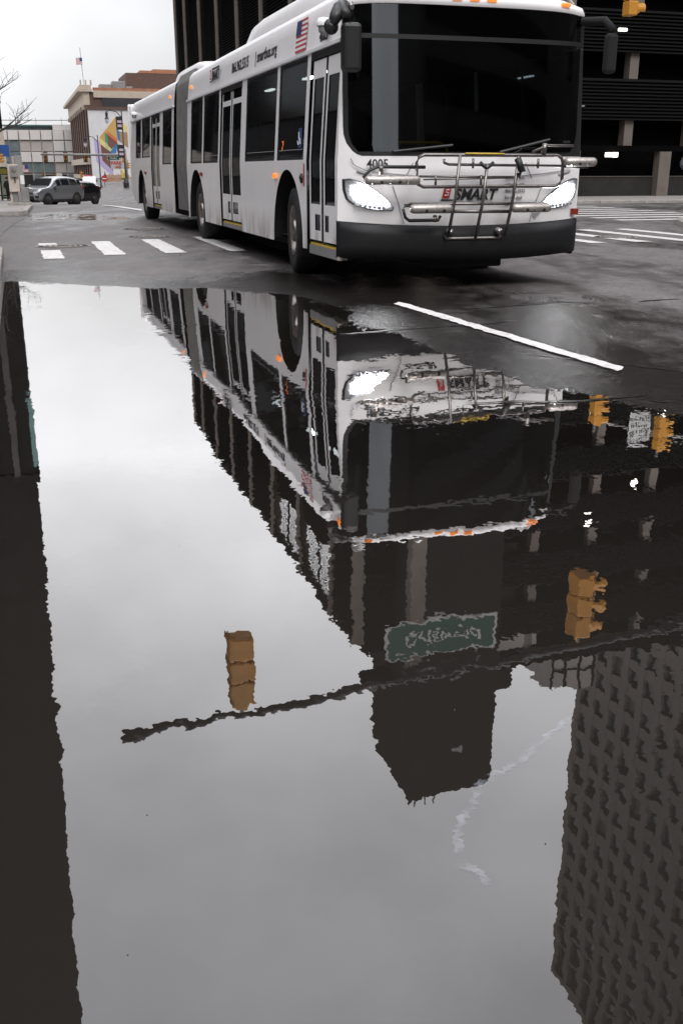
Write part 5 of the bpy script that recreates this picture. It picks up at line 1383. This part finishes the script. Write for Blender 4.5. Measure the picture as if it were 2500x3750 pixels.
def person(name, label, loc, rz, joints, rad, mats, zsk, hair=None, scale=1.):
    me = bpy.data.meshes.new(name); names_ = list(joints); vs = [joints[k][1] for k in names_]
    es = [(names_.index(joints[k][0]), i) for i, k in enumerate(names_) if joints[k][0]]
    me.from_pydata(vs, es, []); ob = bpy.data.objects.new(name + '_tmp', me); COL.objects.link(ob)
    sk_ = ob.modifiers.new('s', 'SKIN'); sk_.use_smooth_shade = True
    for i, k in enumerate(names_):
        d = me.skin_vertices[0].data[i]; r = rad[k]; d.radius = r if isinstance(r, tuple) else (r, r); d.use_root = (i == 0)
    su = ob.modifiers.new('u', 'SUBSURF'); su.levels = 2; su.render_levels = 2
    dg = bpy.context.evaluated_depsgraph_get(); m2 = bpy.data.meshes.new_from_object(ob.evaluated_get(dg)); bpy.data.objects.remove(ob, do_unlink=True)
    m2.name = name; m2.materials.clear()
    for m in mats: m2.materials.append(m)
    hands = [Vector(joints[k][1]) for k in names_ if k.startswith(('hand', 'fing', 'thumb'))]
    for p in m2.polygons:
        c = p.center; p.use_smooth = True
        if c.z > zsk[2] or any((c - h).length < .055 for h in hands): p.material_index = 0
        elif c.z > zsk[1]: p.material_index = 1
        elif c.z > zsk[0]: p.material_index = 2
        else: p.material_index = 3
        if abs(c.x) > .2 and c.z > .7 and p.material_index == 2: p.material_index = 1
    ob = bpy.data.objects.new(name, m2); COL.objects.link(ob); ob.location = loc; ob.rotation_euler = (0, 0, rz); ob.scale = (scale,) * 3
    tag(ob, label, 'person')
    hc = Vector(joints['head'][1])
    part('hair', M_hair, ob, lambda b: b.lathe([(.001, .15), (.06, .14), (.095, .10), (.108, .04), (.10, -.02)], 14, 'z', (hc.x, hc.y + .018, hc.z)), smooth=True)
    part('nose', mats[0], ob, lambda b: b.tube([(hc.x, hc.y - .095, hc.z + .01), (hc.x, hc.y - .122, hc.z - .035), (hc.x, hc.y - .10, hc.z - .045)], [.008, .014, .01], 6), smooth=True)
    for sg in (-1, 1):
        part('ear', mats[0], ob, lambda b: b.tube([(hc.x + sg * .092, hc.y, hc.z + .02), (hc.x + sg * .10, hc.y + .01, hc.z - .04)], .016, 6), smooth=True)
        part('eye', M_shoe, ob, lambda b: b.lathe([(.001, -.012), (.011, 0), (.001, .012)], 8, 'y', (hc.x + sg * .034, hc.y - .098, hc.z + .005)), smooth=True)
    part('mouth', M_skin, ob, lambda b: b.tube([(hc.x - .025, hc.y - .094, hc.z - .075), (hc.x + .025, hc.y - .094, hc.z - .075)], .007, 5))
    return ob
J = {'pelvis': (None, (0, 0, .95)), 'waist': ('pelvis', (0, 0, 1.12)), 'chest': ('waist', (0, .01, 1.32)), 'neck': ('chest', (0, .01, 1.48)), 'head0': ('neck', (0, -.01, 1.57)), 'head': ('head0', (0, -.015, 1.65)), 'top': ('head', (0, .0, 1.74)),
     'shR': ('chest', (.18, .02, 1.42)), 'elR': ('shR', (.30, .06, 1.15)), 'wrR': ('elR', (.24, -.10, .97)), 'handR': ('wrR', (.20, -.15, .92)),
     'shL': ('chest', (-.18, .02, 1.42)), 'elL': ('shL', (-.33, .07, 1.16)), 'wrL': ('elL', (-.26, -.09, 1.03)), 'handL': ('wrL', (-.21, -.14, .99)),
     'hipR': ('pelvis', (.09, 0, .88)), 'knR': ('hipR', (.10, -.02, .5)), 'anR': ('knR', (.10, .02, .09)), 'toR': ('anR', (.11, -.15, .04)),
     'hipL': ('pelvis', (-.09, 0, .88)), 'knL': ('hipL', (-.10, -.06, .5)), 'anL': ('knL', (-.10, .03, .09)), 'toL': ('anL', (-.11, -.14, .04))}
for sd, sg in (('R', 1), ('L', -1)):
    hb = Vector(J['hand' + sd][1])
    for i, (dx, dz) in enumerate(((-.03, .012), (-.01, 0), (.01, -.004), (.03, 0))):
        k = 'fing%s%d' % (sd, i); J[k] = ('hand' + sd, (hb.x - sg * .02 + dx * .6, hb.y - .05 - .006 * (i % 3), hb.z - .04 + dz)); J[k + 'b'] = (k, (hb.x - sg * .03 + dx * .6, hb.y - .04, hb.z - .08 + dz))
    J['thumb' + sd] = ('hand' + sd, (hb.x - sg * .05, hb.y - .02, hb.z + .01))
RD = {'pelvis': (.16, .12), 'waist': (.15, .115), 'chest': (.17, .125), 'neck': .06, 'head0': .075, 'head': (.092, .105), 'top': .06, 'toR': .042, 'toL': .042}
for k in J:
    if k in RD: continue
    RD[k] = {'sh': .082, 'el': .064, 'wr': .045, 'ha': .036, 'hi': .10, 'kn': .068, 'an': .048, 'fi': .0095, 'th': .012}[k[:2]]
c = at(2553, 611, 22.)
person('person', 'person in dark jacket and jeans cut off by the right edge, elbow bent', (c.x, c.y, .012), HD, J, RD, [M_skin, M_jacket, M_jeans, M_shoe], (.10, .93, 1.50), scale=1.07)
c = at(36, 745, 68.6)
person('person', 'dark clad person standing in the bus shelter at the left edge', (c.x, c.y, c.z), 2.6, J, RD, [M_skin, M_coat, M_coat, M_shoe], (.10, .6, 1.50), scale=.95)

# blue banner and small flags on the left
c = at(14, 552, 66); o = empty('banner', c, HD); tag(o, 'blue banner hanging at the left edge behind bare branches', 'banner')
boxpart('cloth', M_banner, o, (-.4, .35, -.02, .02, -.35, .35)); part('rod', M_blackpole, o, lambda b: b.tube([(-.4, 0, .28), (.3, 0, .28)], .02, 6))
c = at(104, 612, 60); flag('flag', (c.x, c.y, c.z - .28), .5, .42, 'striped flag on a slanted staff above the utility cabinet', .5)
c = at(56, 622, 60); f2 = empty('banner', c, HD); tag(f2, 'small dark banner left of the grey column', 'banner'); boxpart('cloth', M_navy, f2, (-.12, .12, -.02, .02, -.4, .3)); boxpart('print', M_vinwhite, f2, (-.05, .07, -.03, -.022, -.3, .15))

# bare street tree at the left edge
def tree(loc, h, label, seed):
    rnd = random.Random(seed); o = empty('bare_tree', loc); tag(o, label, 'tree')
    tb = MB(); cb = MB()
    def grow(p, d, L, r, lev, mb):
        n = 4; pts = [p]; q = Vector(p)
        for i in range(n):
            d = (d + Vector((rnd.uniform(-1, 1), rnd.uniform(-1, 1), rnd.uniform(-.4, .9))) * .16).normalized(); q = q + d * L / n; pts.append(q.copy())
        mb.tube(pts, [r * (1 - .4 * i / n) for i in range(n + 1)], 6 if lev < 2 else 4, cap=False)
        if lev >= 5: return
        for k in range(3 if lev else 5):
            i = rnd.randint(2, n); a = rnd.uniform(0, 6.28)
            nd = (d * .75 + Vector((math.cos(a), math.sin(a), rnd.uniform(-.1, .6))) * .75).normalized()
            grow(pts[i], nd, L * rnd.uniform(.6, .78), r * .55, lev + 1, cb)
    grow(Vector((0, 0, 0)), Vector((.05, 0, 1)), h * .36, h * .022, 0, tb)
    tb.build('trunk', M_bark, o, smooth=True); cb.build('crown', M_bark, o, smooth=True); return o
c = at(-18, 745, 62); tree((c.x, c.y, c.z), 10.5, 'bare dark tree with spreading twigs at the left edge', 4)

# ================================================================== STREET BEHIND THE CAMERA (mirrored in the bus glass)
for (x0, x1, y0, y1, h, lab) in ((25, 150, -30, -24, 34, 'dark office block across the street, mirrored in the bus windscreen'),
                                 (-60, 12.0, -40, -24, 20, 'dark block left of the sky gap mirrored in the bus windscreen'),
                                 (36, 70, -14, 27, 18, 'dark corner block mirrored at the right end of the windscreen'),
                                 (-62, -18, -20, 26, 15, 'dark corner block left of the camera, mirrored in the bus side glass'),
                                 (44, 70, -118, -100, 14, 'low distant block at the foot of the sky gap in the windscreen')):
    o = empty('office_block', (x0, y1, 0), 0); tag(o, lab, 'building')
    boxpart('wall', M_leftb2, o, (0, x1 - x0, y0 - y1, 0, 0, h))
    for j in range(int(h / 3.6)):
        boxpart('window_band', M_winpane, o, (.8, x1 - x0 - .8, .005, .06, 1.2 + 3.6 * j, 3.2 + 3.6 * j))
    boxpart('parapet', M_leftb, o, (-.2, x1 - x0 + .2, -.3, .2, h, h + .8))

# block along the left of the street beyond the crossing, outside the frame: keeps the door glass dark
o = empty('office_block', (*XY(32, -7), -.2), HD); tag(o, 'dark street block left of the frame, mirrored in the bus doors', 'building')
boxpart('wall', M_leftb2, o, (-34, 0, 0, 40, -1.5, 13)); boxpart('parapet', M_leftb, o, (-34, .2, -.2, 40.2, 13.01, 13.8))
for j in range(3): boxpart('window_band', M_winpane, o, (.005, .06, .8, 39, 1.0 + 4.1 * j, 3.4 + 4.1 * j))
